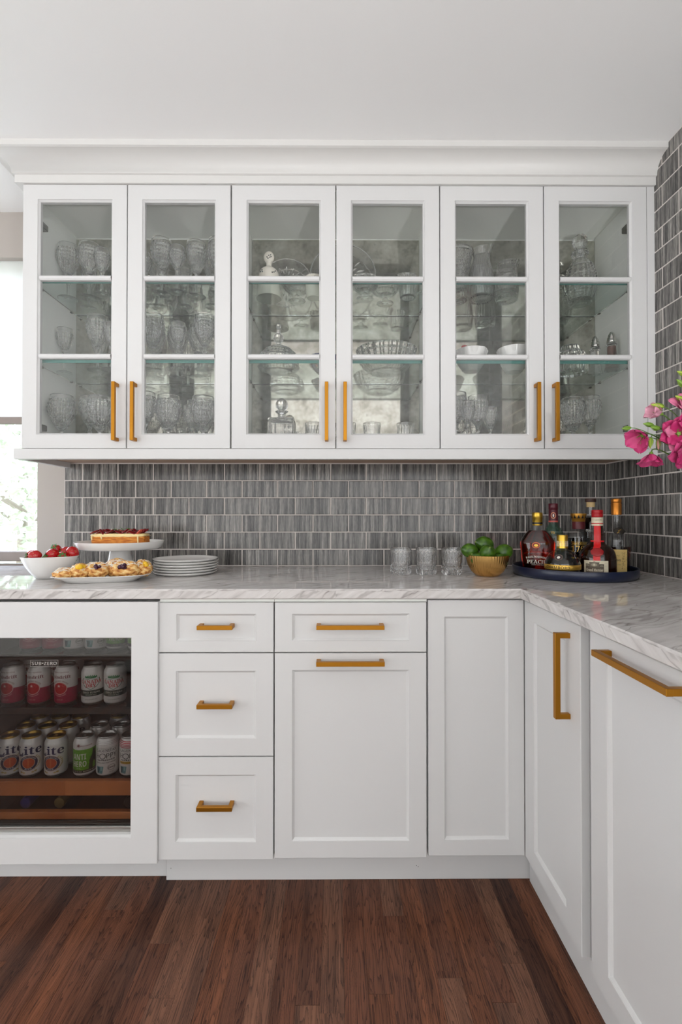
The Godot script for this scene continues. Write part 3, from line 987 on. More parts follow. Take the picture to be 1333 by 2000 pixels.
# label art is 640 x 384: once round the can and from foot to shoulder; its middle faces the front
func can_art(kind: String) -> Image:
	var W := 640
	var H := 384
	var im := blank(W, H, c8(232, 226, 220))
	if kind == "berry":
		poly(im, PackedVector2Array([Vector2(0, 236), Vector2(320, 214), Vector2(640, 236), Vector2(640, 384), Vector2(0, 384)]), c8(176, 26, 66))
		print_text(im, "Raspberry Sparkling", 320, 48, 17, c8(120, 50, 50), "Droid Serif", 400)
		print_text(im, "spindrift", 322, 102, 44, c8(110, 22, 34), "Droid Serif", 700)
		print_text(im, "SPARKLING WATER", 322, 222, 15, c8(140, 60, 60), "Droid Sans", 400, 1.0, 82.0)
		disc(im, 322, 222, 68, 68, c8(240, 190, 180))
		disc(im, 322, 222, 61, 61, c8(200, 20, 34))
		for k in 16:
			var a := k * 2.4
			var r := 6.0 * sqrt(float(k))
			disc(im, 318 + cos(a) * r, 234 + sin(a) * r, 8, 8, c8(226, 60, 60))
			disc(im, 318 + cos(a) * r, 234 + sin(a) * r, 6, 6, c8(184, 14, 30))
		star(im, 314, 196, 20, 7, 5, c8(250, 214, 205))
		disc(im, 356, 190, 13, 13, c8(232, 120, 112))
		disc(im, 356, 190, 10, 10, c8(200, 20, 34))
		print_text(im, "SQUEEZED FRUIT", 322, 222, 15, c8(240, 190, 180), "Droid Sans", 700, 1.0, -84.0)
		print_text(im, "12 FL OZ", 322, 346, 11, c8(240, 190, 180))
	elif kind == "ginger":
		var green := c8(26, 84, 52)
		var shield := PackedVector2Array([Vector2(238, 112), Vector2(282, 124), Vector2(320, 112), Vector2(358, 124), Vector2(402, 112), Vector2(398, 176), Vector2(372, 208), Vector2(320, 238), Vector2(268, 208), Vector2(242, 176)])
		poly(im, shield, green)
		var inner := PackedVector2Array()
		for p in shield:
			inner.append(Vector2(320, 168) + (p - Vector2(320, 168)) * 0.93)
		poly(im, inner, c8(236, 230, 222))
		for k in 7:
			star(im, 272 + k * 16, 96 - 8.0 * sin(PI * (k + 0.5) / 7), 15, 6, 3, c8(40, 128, 70))
		poly(im, PackedVector2Array([Vector2(268, 98), Vector2(372, 98), Vector2(368, 110), Vector2(272, 110)]), c8(40, 128, 70))
		print_text(im, "CANADA", 320, 150, 38, c8(200, 30, 36), "Droid Serif", 700, 0.84)
		print_text(im, "DRY", 320, 192, 36, c8(200, 30, 36), "Droid Serif", 700, 0.9)
		poly(im, PackedVector2Array([Vector2(0, 244), Vector2(640, 244), Vector2(640, 310), Vector2(0, 310)]), c8(34, 52, 40))
		print_text(im, "ZERO SUGAR", 320, 268, 21, c8(222, 216, 200))
		print_text(im, "GINGER ALE", 320, 294, 13, c8(200, 200, 180))
		print_text(im, "12 FL OZ (355 mL)", 320, 346, 12, c8(80, 70, 66), "Droid Sans", 400)
	elif kind == "light_beer":
		var navy := c8(28, 28, 74)
		print_text(im, "Lite", 320, 116, 92, navy, "Droid Serif", 700, 1.06)
		poly(im, PackedVector2Array([Vector2(212, 164), Vector2(280, 164), Vector2(270, 178), Vector2(226, 182)]), navy)
		for s in [-1, 1]:
			for k in 9:
				var a := 0.5 + k * 0.24
				var c := Vector2(320 + s * 100 * sin(a), 254 + 88 * cos(a) * 0.9)
				disc(im, c.x, c.y, 8, 4, c8(176, 146, 84))
				disc(im, c.x + s * 8, c.y - 7, 4, 8, c8(196, 168, 104))
			disc(im, 320 + s * 62, 350, 13, 9, c8(190, 160, 90))
			disc(im, 320 + s * 38, 356, 12, 8, c8(206, 180, 116))
		disc(im, 320, 254, 84, 84, c8(214, 190, 160))
		disc(im, 320, 254, 80, 80, navy)
		disc(im, 320, 254, 57, 57, c8(226, 196, 170))
		disc(im, 320, 254, 53, 53, c8(206, 84, 40))
		poly(im, PackedVector2Array([Vector2(314, 206), Vector2(326, 206), Vector2(326, 302), Vector2(314, 302)]), c8(220, 112, 60))
		print_text(im, "A FINE PILSNER", 320, 254, 15, c8(226, 214, 200), "Droid Sans", 700, 1.0, 68.0)
		print_text(im, "BEER", 320, 254, 16, c8(226, 214, 200), "Droid Sans", 700, 1.2, -68.0)
		for k in 13:
			for c in 10:
				if (k * 7 + c * 3) % 5 != 0:
					poly(im, PackedVector2Array([Vector2(480 + c * 8, 76 + k * 13), Vector2(486 + c * 8, 76 + k * 13), Vector2(486 + c * 8, 80 + k * 13), Vector2(480 + c * 8, 80 + k * 13)]), c8(150, 142, 138))
		disc(im, 520, 290, 30, 22, c8(168, 160, 154))
		disc(im, 520, 290, 22, 15, c8(214, 208, 202))
		poly(im, PackedVector2Array([Vector2(60, 90), Vector2(150, 90), Vector2(150, 300), Vector2(60, 300)]), c8(204, 198, 194))
	elif kind == "pale_ale":
		poly(im, PackedVector2Array([Vector2(0, 108), Vector2(640, 108), Vector2(640, 330), Vector2(0, 330)]), c8(104, 168, 38))
		rng.seed = 5
		for k in 260:
			disc(im, rng.randf() * 640, 112 + rng.randf() * 214, rng.randf_range(3, 11), rng.randf_range(3, 9), [c8(86, 148, 30), c8(122, 188, 48), c8(96, 156, 34)][k % 3])
		print_text(im, "ANTI", 306, 184, 64, c8(236, 232, 220), "Droid Sans", 700, 0.62)
		print_text(im, "HERO", 306, 262, 64, c8(236, 232, 220), "Droid Sans", 700, 0.6)
		print_text(im, "I.P.A.", 302, 312, 12, c8(236, 232, 220))
		poly(im, PackedVector2Array([Vector2(392, 330), Vector2(398, 236), Vector2(424, 180), Vector2(436, 120), Vector2(456, 126), Vector2(470, 206), Vector2(486, 330)]), c8(40, 60, 34))
		poly(im, PackedVector2Array([Vector2(430, 330), Vector2(434, 270), Vector2(448, 250), Vector2(462, 272), Vector2(466, 330)]), c8(112, 176, 44))
		poly(im, PackedVector2Array([Vector2(0, 330), Vector2(640, 330), Vector2(640, 362), Vector2(0, 362)]), c8(44, 46, 36))
		print_text(im, "12 FL OZ  BREWED WITH HOPS", 390, 346, 14, c8(214, 210, 190))
		star(im, 300, 64, 28, 9, 8, c8(112, 34, 30))
		print_text(im, "Revolution", 372, 66, 16, c8(112, 34, 30), "Droid Serif", 400)
	else:
		var ink := c8(58, 52, 52)
		if kind == "hop_pink":
			for k in 5:
				poly(im, PackedVector2Array([Vector2(0, 8 + k * 15), Vector2(320, 22 + k * 15), Vector2(640, 8 + k * 15), Vector2(640, 16 + k * 15), Vector2(320, 30 + k * 15), Vector2(0, 16 + k * 15)]), c8(206, 66, 84))
		else:
			for k in 3:
				poly(im, PackedVector2Array([Vector2(0, 26 + k * 15), Vector2(640, 26 + k * 15), Vector2(640, 28 + k * 15), Vector2(0, 28 + k * 15)]), c8(150, 146, 142))
		for e in [[214, 92, 426, 94], [214, 92, 216, 300], [424, 92, 426, 300]]:
			poly(im, PackedVector2Array([Vector2(e[0], e[1]), Vector2(e[2], e[1]), Vector2(e[2], e[3]), Vector2(e[0], e[3])]), c8(120, 114, 110))
		print_text(im, "LAGUNITAS", 320, 118, 28, ink, "Droid Serif", 400, 0.9)
		print_text(im, "H", 240, 176, 54, ink, "Droid Sans", 400, 0.8)
		disc(im, 290, 178, 31, 31, ink)
		disc(im, 290, 178, 25, 25, c8(232, 226, 220))
		print_text(im, "PPY", 374, 176, 54, ink, "Droid Sans", 400, 0.8)
		print_text(im, "REFRESHER", 320, 222, 15, ink, "Droid Sans", 700, 1.6)
		if kind == "hop_pink":
			poly(im, PackedVector2Array([Vector2(222, 236), Vector2(420, 236), Vector2(420, 264), Vector2(222, 264)]), c8(214, 168, 52))
		print_text(im, "SPARKLING HOP WATER", 320, 250, 13, ink, "Droid Sans", 400)
		poly(im, PackedVector2Array([Vector2(226, 290), Vector2(300, 290), Vector2(290, 366), Vector2(236, 366)]), c8(110, 158, 160))
		for k in 7:
			disc(im, 246 + (k % 3) * 16, 306 + (k / 3) * 20, 11, 10, [c8(40, 62, 72), c8(70, 118, 124), c8(150, 190, 190)][k % 3])
		disc(im, 372, 308, 36, 30, ink)
		disc(im, 372, 308, 33, 27, c8(232, 226, 220))
		print_text(im, "ZERO", 372, 308, 18, ink, "Droid Sans", 700)
		print_text(im, "12 OZ", 372, 356, 11, ink, "Droid Sans", 400)
	return im

func make_can(kind: String, gold := false) -> Array:
	if can_shapes.is_empty():
		var b := Mk.new()
		b.lathe(PackedVector2Array([Vector2(0, 0.008), Vector2(0.02, 0.004), Vector2(0.0235, 0), Vector2(0.0255, 0), Vector2(0.029, 0.004), Vector2(0.032, 0.0085)]), 40)
		var w := Mk.new()
		w.lathe(PackedVector2Array([Vector2(0.032, 0.0085), Vector2(CAN_R, 0.013), Vector2(CAN_R, 0.098), Vector2(0.0322, 0.1035), Vector2(0.029, 0.1105), Vector2(0.0268, 0.1165)]), 40)
		var l := Mk.new()
		l.lathe(PackedVector2Array([Vector2(0.0268, 0.1165), Vector2(0.0262, 0.1185), Vector2(0.0273, 0.1205), Vector2(0.0265, CAN_H), Vector2(0.0255, 0.1215), Vector2(0.0235, 0.1155), Vector2(0.0215, 0.1158), Vector2(0.0, 0.1168)]), 40)
		var t := Mk.new()
		var ring := PackedVector3Array()
		for k in 16:
			ring.append(Vector3(cos(TAU * k / 16) * 0.0065, 0.1183, 0.006 + sin(TAU * k / 16) * 0.009))
		t.tube(ring, PackedFloat32Array([0.0011]), 6, true)
		t.box(Vector3(-0.004, 0.117, -0.004), Vector3(0.004, 0.1186, 0.003), 0.0006)
		can_shapes = [b.done(), w.done(), l.done(), t.done()]
	return [printed(can_art(kind), 0.32, 0.25), M.can_gold if gold else M.can_top]

var can_first := {}
func can(kind: String, called_gold: bool, label: String, group: String, at: Vector3, turn := 0.0) -> void:
	if can_first.has(kind):
		copy(can_first[kind], label, at, turn, group)
		return
	var m := make_can(kind, called_gold)
	var t := thing("drink_can", label, "can", at, group, turn)
	obj("wall", can_shapes[1], m[0], t)
	obj("foot", can_shapes[0], M.can_top, t)
	var l := obj("lid", can_shapes[2], m[1], t)
	obj("pull_tab", can_shapes[3], m[1], l)
	can_first[kind] = t

func make_cooler() -> void:
	M.can_top = mat(c8(196, 194, 190), 0.3, 1.0)
	M.can_gold = mat(c8(206, 166, 84), 0.3, 1.0)
	M.liner = mat(c8(58, 46, 38), 0.45)
	M.dark_liner = mat(c8(26, 20, 18), 0.5)
	M.smoke = mat(Color(0.1, 0.08, 0.07, 0.45), 0.05)
	M.smoke.transparency = BaseMaterial3D.TRANSPARENCY_ALPHA
	var t := thing("beverage_cooler", "under counter drinks cooler with a white framed glass door, filled with cans", "cooler", Vector3(-0.8235, 0.117, 0))
	var o := t.position
	obj("body", boxes([[Vector3(-1.128, 0.117, 0.02) - o, Vector3(-1.06, 0.873, 0.6) - o], [Vector3(-0.585, 0.117, 0.02) - o, Vector3(-0.52, 0.873, 0.6) - o],
		[Vector3(-1.06, 0.117, 0.02) - o, Vector3(-0.585, 0.18, 0.6) - o], [Vector3(-1.06, 0.8, 0.02) - o, Vector3(-0.585, 0.873, 0.6) - o], [Vector3(-1.06, 0.18, 0.02) - o, Vector3(-0.585, 0.8, 0.06) - o]]), M.liner, t)
	var d := obj("door", open_frame(0.609, 0.7595, 0.081, 0.081, 0.1075, 0.08, 0.034, 0.004), M.paint, t, Vector3(-0.8235, 0.4968, 0.645) - o)
	obj("pane", box_mesh(Vector3(-0.226, -0.3, -0.036), Vector3(0.226, 0.274, -0.03)), M.dim_pane, d)
	obj("sill_strip", box_mesh(Vector3(-0.2235, -0.2995, -0.0295), Vector3(0.2235, -0.2845, -0.02), 0.001), M.steel, d)
	# maker's name printed on the glass, in a thin outline
	var ink := mat(c8(150, 145, 140), 0.6)
	var word := Mk.new()
	var g := glyphs("SUB•ZERO", "Droid Sans", 700)
	var v: PackedVector3Array = g[0]
	var idx: PackedInt32Array = g[1]
	var s := 0.0098 / float(g[3].y - g[2].y)
	var mid: Vector2 = (g[2] + g[3]) / 2
	var cx := -0.867 + 0.8235
	var cy := 0.6893 - 0.4968
	for i in range(0, idx.size(), 3):
		var q := []
		for k in 3:
			var p: Vector3 = v[idx[i + k]]
			q.append(Vector3(cx + (p.x - mid.x) * s * 1.22, cy + (p.y - mid.y) * s, -0.0297))
		word.tri(q[0], q[2], q[1])
	for e in [[-0.041, -0.01, 0.041, -0.0092], [-0.041, 0.0092, 0.041, 0.01], [-0.041, -0.01, -0.0402, 0.01], [0.0402, -0.01, 0.041, 0.01]]:
		word.box(Vector3(cx + e[0], cy + e[1], -0.03), Vector3(cx + e[2], cy + e[3], -0.0297))
	obj("lettering", word.done(), ink, d)
	# shelves and the two maple fronted racks
	obj("shelf", box_mesh(Vector3(-1.058, 0.69, 0.08) - o, Vector3(-0.587, 0.698, 0.555) - o, 0.002), M.smoke, t)
	obj("shelf", box_mesh(Vector3(-1.058, 0.528, 0.08) - o, Vector3(-0.587, 0.536, 0.555) - o, 0.002), M.smoke, t)
	obj("shelf_front", box_mesh(Vector3(-1.058, 0.683, 0.555) - o, Vector3(-0.587, 0.7, 0.56) - o, 0.001), M.liner, t)
	obj("shelf_front", box_mesh(Vector3(-1.058, 0.516, 0.555) - o, Vector3(-0.587, 0.535, 0.56) - o, 0.001), M.liner, t)
	obj("rack", box_mesh(Vector3(-1.055, 0.31, 0.08) - o, Vector3(-0.59, 0.317, 0.56) - o, 0.001), M.dark_liner, t)
	obj("rack_front", box_mesh(Vector3(-1.056, 0.2755, 0.56) - o, Vector3(-0.588, 0.32, 0.578) - o, 0.002), M.maple, t)
	obj("rack", box_mesh(Vector3(-1.055, 0.183, 0.08) - o, Vector3(-0.59, 0.1915, 0.56) - o, 0.001), M.dark_liner, t)
	obj("rack_front", box_mesh(Vector3(-1.056, 0.204, 0.56) - o, Vector3(-0.588, 0.2266, 0.578) - o, 0.002), M.maple, t)
	obj("vent_grille", boxes([[Vector3(-1.058, 0.186, 0.57) - o, Vector3(-0.587, 0.19, 0.6) - o], [Vector3(-1.058, 0.193, 0.57) - o, Vector3(-0.587, 0.197, 0.6) - o], [Vector3(-1.058, 0.2, 0.57) - o, Vector3(-0.587, 0.2025, 0.6) - o]]), M.black, t)

	var nth := ["first", "second", "third", "fourth", "fifth", "sixth"]
	# middle shelf
	for k in 3:
		can("berry", false, "berry red and white can, %s from left in the middle shelf's front row" % nth[k], "berry red sparkling water cans", Vector3([-1.026, -0.943, -0.858][k], 0.5362, 0.515), -0.08)
	for k in 2:
		can("ginger", false, "white can with a green shield, %s of the pair on the middle shelf" % ["left", "right"][k], "ginger ale cans", Vector3([-0.773, -0.702][k], 0.5362, 0.515), 0.28)
	for k in 3:
		can("berry", false, "berry red can in the middle shelf's second row, behind the %s one" % nth[k], "berry red sparkling water cans", Vector3([-1.022, -0.95, -0.879][k], 0.5362, 0.437), 0.1)
	# top shelf, only the feet of the cans in view
	var tops := [["berry", -0.985], ["berry", -0.914], ["hop", -0.845], ["hop", -0.776], ["pale_ale", -0.707], ["pale_ale", -0.638]]
	for k in 6:
		can(tops[k][0], false, "%s can on the top cooler shelf, foot showing, %s from left" % [["pink", "pink", "silver white", "silver white", "green", "green"][k], nth[k]], "cans on the top cooler shelf", Vector3(tops[k][1], 0.6982, 0.49), 0.4)
	# on the maple fronted rack
	for k in 3:
		can("light_beer", true, "gold lidded white beer can with blue script, %s from left in the front row" % nth[k], "white light beer cans", Vector3([-1.03, -0.9615, -0.883][k], 0.3172, 0.523), [0.62, 0.3, 0.02][k])
	can("pale_ale", false, "white topped green beer can with tall pale lettering on the wooden rack", "", Vector3(-0.793, 0.3172, 0.523), 0.1)
	can("hop", false, "pale grey hop water can with thin black lettering on the wooden rack", "hop water cans", Vector3(-0.7215, 0.3172, 0.523), 0.28)
	can("hop_pink", false, "hop water can with red stripes round its shoulder, at the right end of the rack", "hop water cans", Vector3(-0.648, 0.3172, 0.523), 0.22)
	for k in 3:
		can("light_beer", true, "white gold-lidded beer can in the rack's second row, %s from left" % nth[k], "white light beer cans", Vector3([-1.026, -0.956, -0.886][k], 0.3172, 0.451), 1.9 + k)
	for k in 2:
		can("hop", false, "silver lidded can in the second row, behind the %s" % ["green beer can", "grey hop water can"][k], "hop water cans", Vector3([-0.784, -0.712][k], 0.3172, 0.447), 2.4)
	for k in 3:
		can("light_beer", true, "dim white beer can in the rack's third row, %s from left" % nth[k], "white light beer cans", Vector3([-1.025, -0.955, -0.885][k], 0.3172, 0.378), [2.0, 2.6, -0.25][k])
	can("light_beer", true, "dim white beer can deepest in the rack, behind the silver lidded cans", "white light beer cans", Vector3(-0.752, 0.3172, 0.374), 0.2)
	# bottles lying on the lowest rack, necks to the front
	var glass := mat(c8(20, 28, 18), 0.08)
	var prof := PackedVector2Array([Vector2(0, 0.0), Vector2(0.034, 0.0), Vector2(0.037, 0.004), Vector2(0.037, 0.18), Vector2(0.032, 0.205), Vector2(0.0165, 0.232), Vector2(0.0145, 0.25)])
	var cap := PackedVector2Array([Vector2(0.0152, 0.235), Vector2(0.0152, 0.283), Vector2(0.0168, 0.284), Vector2(0.0168, 0.299), Vector2(0.0155, 0.301), Vector2(0.0, 0.3015)])
	var bk := Mk.new()
	bk.lathe(prof, 28)
	var bottle_mesh := bk.done()
	var ck := Mk.new()
	ck.lathe(cap, 28)
	var cap_mesh := ck.done()
	var foils := [[c8(74, 66, 150), "purple"], [c8(150, 126, 70), "dull gold"], [c8(60, 56, 54), "black"]]
	for k in 3:
		var b := thing("wine_bottle", "dark wine bottle lying on the lowest rack, %s foil on its neck" % foils[k][1], "bottle", Vector3([-0.972, -0.866, -0.648][k], 0.229, 0.235), "bottles on the lowest rack")
		b.rotation = Vector3(PI / 2, 0, 0)
		obj("glass", bottle_mesh, glass, b)
		obj("capsule", cap_mesh, mat(foils[k][0], 0.35, 0.6), b)

# ---------------------------------------------------------------- things on the worktop
# flat lettering laid onto a surface; on(x, y) gives the point for a place in the text's own plane
func wrapped(text: String, h: float, on, face := "Droid Sans", weight := 700, squeeze := 1.0, at := Vector2.ZERO, arc := 0.0) -> ArrayMesh:
	var g := glyphs(text, face, weight)
	var v: PackedVector3Array = g[0]
	var idx: PackedInt32Array = g[1]
	var s: float = h / (g[3].y - g[2].y)
	var mid: Vector2 = (g[2] + g[3]) / 2
	var k := Mk.new()
	for i in range(0, idx.size(), 3):
		var q := []
		for n in 3:
			var p := v[idx[i + n]]
			var x := (p.x - mid.x) * s * squeeze
			var y := (p.y - mid.y) * s
			if arc != 0.0:
				var a := x / arc
				var r := arc + y
				x = sin(a) * r
				y = cos(a) * r - arc
			q.append(on.call(at.x + x, at.y + y))
		if (q[1] - q[0]).cross(q[2] - q[0]).dot(Vector3(0, 0, 1)) < 0.0:
			k.tri(q[0], q[2], q[1])
		else:
			k.tri(q[0], q[1], q[2])
	return k.done()

# a label on a surface: a grid between (x0, y0) and (x1, y1), with UVs for its print
func patch(x0: float, y0: float, x1: float, y1: float, on, nx := 14, ny := 4) -> ArrayMesh:
	var k := Mk.new()
	k.smooth = 1
	for i in nx:
		for j in ny:
			var p := []
			var uv := []
			for c in [[0, 0], [1, 0], [1, 1], [0, 1]]:
				var u := float(i + c[0]) / nx
				var w := float(j + c[1]) / ny
				p.append(on.call(lerpf(x0, x1, u), lerpf(y0, y1, w)))
				uv.append(Vector2(u, 1.0 - w))
			k.quad(p[0], p[1], p[2], p[3], uv[0], uv[1], uv[2], uv[3])
	return k.done()

func ellipse_ring(rx: float, ry: float, y: float, at := Vector3.ZERO, n := 28) -> PackedVector3Array:
	var r := PackedVector3Array()
	for k in n:
		r.append(at + Vector3(cos(TAU * k / n) * rx, y, sin(TAU * k / n) * ry))
	return r

func make_breakfast() -> void:
	# bowl of strawberries
	var bowl := thing("serving_bowl", "white porcelain bowl of strawberries with a sloping rim, by the window", "bowl", Vector3(-0.985, COUNTER, 0.392), "", -0.1)
	var k := Mk.new()
	k.lathe(PackedVector2Array([Vector2(0, 0.001), Vector2(0.038, 0.0), Vector2(0.043, 0.002), Vector2(0.058, 0.018), Vector2(0.074, 0.04), Vector2(0.085, 0.06), Vector2(0.0905, 0.0722),
		Vector2(0.0895, 0.0735), Vector2(0.087, 0.0722), Vector2(0.081, 0.058), Vector2(0.068, 0.036), Vector2(0.05, 0.017), Vector2(0.03, 0.007), Vector2(0, 0.006)]), 56, Vector3.ZERO,
		func(a: float, y: float, r: float, _i: int) -> float: return r * (1.0 + 0.05 * cos(4.0 * a) * y / 0.07))
	var wave := MeshDataTool.new()
	var bm := k.done()
	wave.create_from_surface(bm, 0)
	for i in wave.get_vertex_count():
		var p := wave.get_vertex(i)
		p.y *= 1.0 + p.x * 0.3 + 5.0 * p.z * p.z
		wave.set_vertex(i, p)
	var bm2 := ArrayMesh.new()
	wave.commit_to_surface(bm2)
	obj("vessel", bm2, M.porcelain, bowl)
	# strawberries
	var red := Image.create(128, 128, false, Image.FORMAT_RGB8)
	rng.seed = 3
	red.fill(c8(178, 16, 24))
	for n in 150:
		var x := rng.randf() * 128
		var y := rng.randf() * 128
		disc(red, x, y, 1.7, 2.6, c8(140, 8, 16))
		disc(red, x, y, 0.9, 1.5, c8(226, 170, 96))
	M.berry = printed(red, 0.22)
	M.leaf = mat(c8(62, 112, 40), 0.5)
	var sb := Mk.new()
	sb.blob(Vector3.ZERO, Vector3(0.0175, 0.021, 0.0175), 14, 20, func(d: Vector3) -> float: return 1.0 + 0.12 * d.y - 0.1 * maxf(-d.y, 0.0) + 0.03 * sin(d.x * 9.0 + d.z * 7.0))
	var berry_mesh := sb.done()
	var cal := Mk.new()
	cal.smooth = -1
	for n in 8:
		var a := TAU * n / 8
		var d := Vector3(cos(a), 0, sin(a))
		var s := Vector3(-sin(a), 0, cos(a))
		for e in [[d * 0.001 + Vector3(0, 0.0232, 0), d * 0.008 + s * 0.0035 + Vector3(0, 0.0228, 0), d * 0.015 + Vector3(0, 0.0215 - 0.003 * (n % 3), 0), d * 0.008 - s * 0.0035 + Vector3(0, 0.0228, 0)]]:
			cal.quad(e[0], e[1], e[2], e[3])
			cal.quad(e[3] - Vector3(0, 0.0006, 0), e[2] - Vector3(0, 0.0006, 0), e[1] - Vector3(0, 0.0006, 0), e[0] - Vector3(0, 0.0006, 0))
	cal.tube(PackedVector3Array([Vector3(0, 0.022, 0), Vector3(0.001, 0.027, 0.0005), Vector3(0.003, 0.031, 0.001)]), PackedFloat32Array([0.0012, 0.001, 0.0008]), 6)
	var cal_mesh := cal.done()
	var spots := [[-1.047, 0.988, 0.385, "leftmost strawberry in the white bowl, pale at its top", 1.0, Vector3(1.9, 0.4, 0.9)], [-0.997, 0.9905, 0.45, "strawberry at the front of the white bowl, tip to the left", 1.05, Vector3(0.6, 0.2, 1.75)],
		[-0.98, 1.0015, 0.36, "strawberry with a leafy cap at the back of the bowl", 0.95, Vector3(0.3, 1.0, 0.75)], [-0.958, 0.9935, 0.418, "strawberry in the middle of the bowl right of the front one", 1.05, Vector3(2.2, 0.3, 1.0)],
		[-0.945, 0.9975, 0.36, "strawberry behind the middle one, lying on its side", 1.0, Vector3(2.6, 0.6, 1.2)], [-0.915, 0.9975, 0.382, "rightmost strawberry in the bowl, pointing up", 1.18, Vector3(2.9, 0.1, -0.45)],
		[-0.99, 0.971, 0.385, "strawberry under the others in the middle of the bowl", 1.1, Vector3(1.2, 0.1, 0.3)], [-0.935, 0.983, 0.405, "strawberry low at the right, its green leaves towards the viewer", 1.0, Vector3(1.35, 0.0, -0.5)]]
	for e in spots:
		var s := thing("strawberry", e[3], "strawberry", Vector3(e[0], float(e[1]) + 0.005, e[2]), "strawberries in the white bowl")
		s.basis = Basis.from_euler(e[5]).scaled(Vector3.ONE * e[4])
		obj("fruit", berry_mesh, M.berry, s)
		obj("calyx", cal_mesh, M.leaf, s)

	# platter of pastries
	var platter := thing("platter", "long white platter of pastries with rounded corners and a raised rim", "platter", Vector3(-0.767, COUNTER, 0.462), "", 0.22)
	k = Mk.new()
	var pf := PackedVector2Array([Vector2(0, 0.0), Vector2(0.088, 0.0), Vector2(0.093, 0.0015), Vector2(0.104, 0.010), Vector2(0.124, 0.0185), Vector2(0.129, 0.0205), Vector2(0.129, 0.0222), Vector2(0.122, 0.0212), Vector2(0.102, 0.013), Vector2(0.09, 0.0055), Vector2(0, 0.0045)])
	k.lathe(pf, 64, Vector3.ZERO, func(a: float, _y: float, r: float, _i: int) -> float:
		var c := absf(cos(a))
		var s := absf(sin(a))
		return r * pow(pow(c, 3.4) + pow(s, 3.4), -1.0 / 3.4), false, 0.0, 1.0, Vector2(1.16, 0.66))
	obj("dish", k.done(), M.porcelain, platter)
	make_pastries(platter)

	# cake on its stand
	var stand := thing("cake_stand", "white porcelain cake stand with a flat plate on a flared foot", "cake stand", Vector3(-0.815, COUNTER, 0.232))
	k = Mk.new()
	k.lathe(PackedVector2Array([Vector2(0, 0.0876), Vector2(0.06, 0.0876), Vector2(0.135, 0.0885), Vector2(0.1465, 0.093), Vector2(0.156, 0.1155), Vector2(0.1565, 0.1172), Vector2(0.154, 0.1174), Vector2(0.148, 0.107), Vector2(0.13, 0.1055), Vector2(0, 0.1055)]), 72)
	obj("plate", k.done(), M.porcelain, stand)
	k = Mk.new()
	k.lathe(PackedVector2Array([Vector2(0.07, 0.0), Vector2(0.0695, 0.003), Vector2(0.058, 0.012), Vector2(0.047, 0.03), Vector2(0.041, 0.055), Vector2(0.0365, 0.0876)]), 48)
	obj("foot", k.done(), M.porcelain, stand)
	make_cake(Vector3(-0.805, COUNTER + 0.1057, 0.25))

	# plates
	k = Mk.new()
	k.lathe(PackedVector2Array([Vector2(0, 0.0005), Vector2(0.092, 0.0), Vector2(0.1, 0.0012), Vector2(0.11, 0.006), Vector2(0.1145, 0.0092), Vector2(0.115, 0.0108), Vector2(0.1135, 0.0112), Vector2(0.108, 0.008), Vector2(0.098, 0.0042), Vector2(0, 0.0032)]), 72)
	var plate_mesh := k.done()
	for n in 6:
		var label: String = ["white plate at the bottom of the stack of six", "second white plate from the bottom of the stack", "third white plate from the bottom of the stack", "third white plate from the top of the stack", "second white plate from the top of the stack", "topmost white plate of the stack, its well in view"][n]
		var p := obj("plate", plate_mesh, M.porcelain)
		p.position = Vector3(-0.555 + [0.0, 0.001, 0.002, 0.003, 0.003, 0.0][n], COUNTER + n * 0.0094, 0.272 + [0.0, -0.002, 0.001, 0.002, 0.0, 0.001][n])
		tag(p, label, "plate", "stacked white plates")

	# three tumblers
	var tm := tumbler(0.0385, 0.096)
	for n in 3:
		var g := obj("tumbler", tm, M.crystal)
		g.position = Vector3([0.238, 0.331, 0.425][n], COUNTER, 0.3)
		tag(g, ["leftmost cut glass tumbler of the three on the worktop", "middle cut glass tumbler of the three on the worktop", "cut glass tumbler on the worktop nearest the brass bowl"][n], "tumbler", "cut glass tumblers on the worktop")

	# brass bowl of limes
	var bb := thing("brass_bowl", "fluted brass bowl of limes", "bowl", Vector3(0.54, COUNTER, 0.345))
	k = Mk.new()
	k.lathe(PackedVector2Array([Vector2(0, 0.0), Vector2(0.034, 0.0), Vector2(0.04, 0.002), Vector2(0.055, 0.016), Vector2(0.067, 0.037), Vector2(0.073, 0.06), Vector2(0.0745, 0.0735), Vector2(0.073, 0.0745), Vector2(0.071, 0.06), Vector2(0.064, 0.037), Vector2(0.05, 0.016), Vector2(0, 0.006)]), 192, Vector3.ZERO,
		func(a: float, y: float, r: float, _i: int) -> float: return r * (1.0 - 0.022 * absf(sin(a * 24.0)) * clampf(y / 0.02, 0.0, 1.0)))
	M.gold = mat(c8(216, 172, 104), 0.26, 1.0)
	obj("vessel", k.done(), M.gold, bb)
	var green := noise(61, 0.05, 2)
	M.lime = mat(Color.WHITE, 0.28)
	M.lime.albedo_texture = painted(128, 64, func(x: int, y: int) -> Color:
		var v := 0.5 + 0.4 * green.get_noise_2d(x, y) + 0.12 * sin(y * 0.05)
		return ramp([[0.0, c8(24, 48, 8)], [0.5, c8(52, 88, 16)], [1.0, c8(98, 134, 38)]], v))
	k = Mk.new()
	var bumps := noise(62, 9.0, 2)
	k.blob(Vector3.ZERO, Vector3(0.0265, 0.031, 0.0265), 22, 30, func(d: Vector3) -> float: return 1.0 + 0.014 * bumps.get_noise_3d(d.x, d.y, d.z) + 0.1 * pow(maxf(absf(d.y) - 0.86, 0.0) / 0.14, 2.0) * (1.0 if d.y > 0 else 0.6))
	var lime_mesh := k.done()
	var nub := Mk.new()
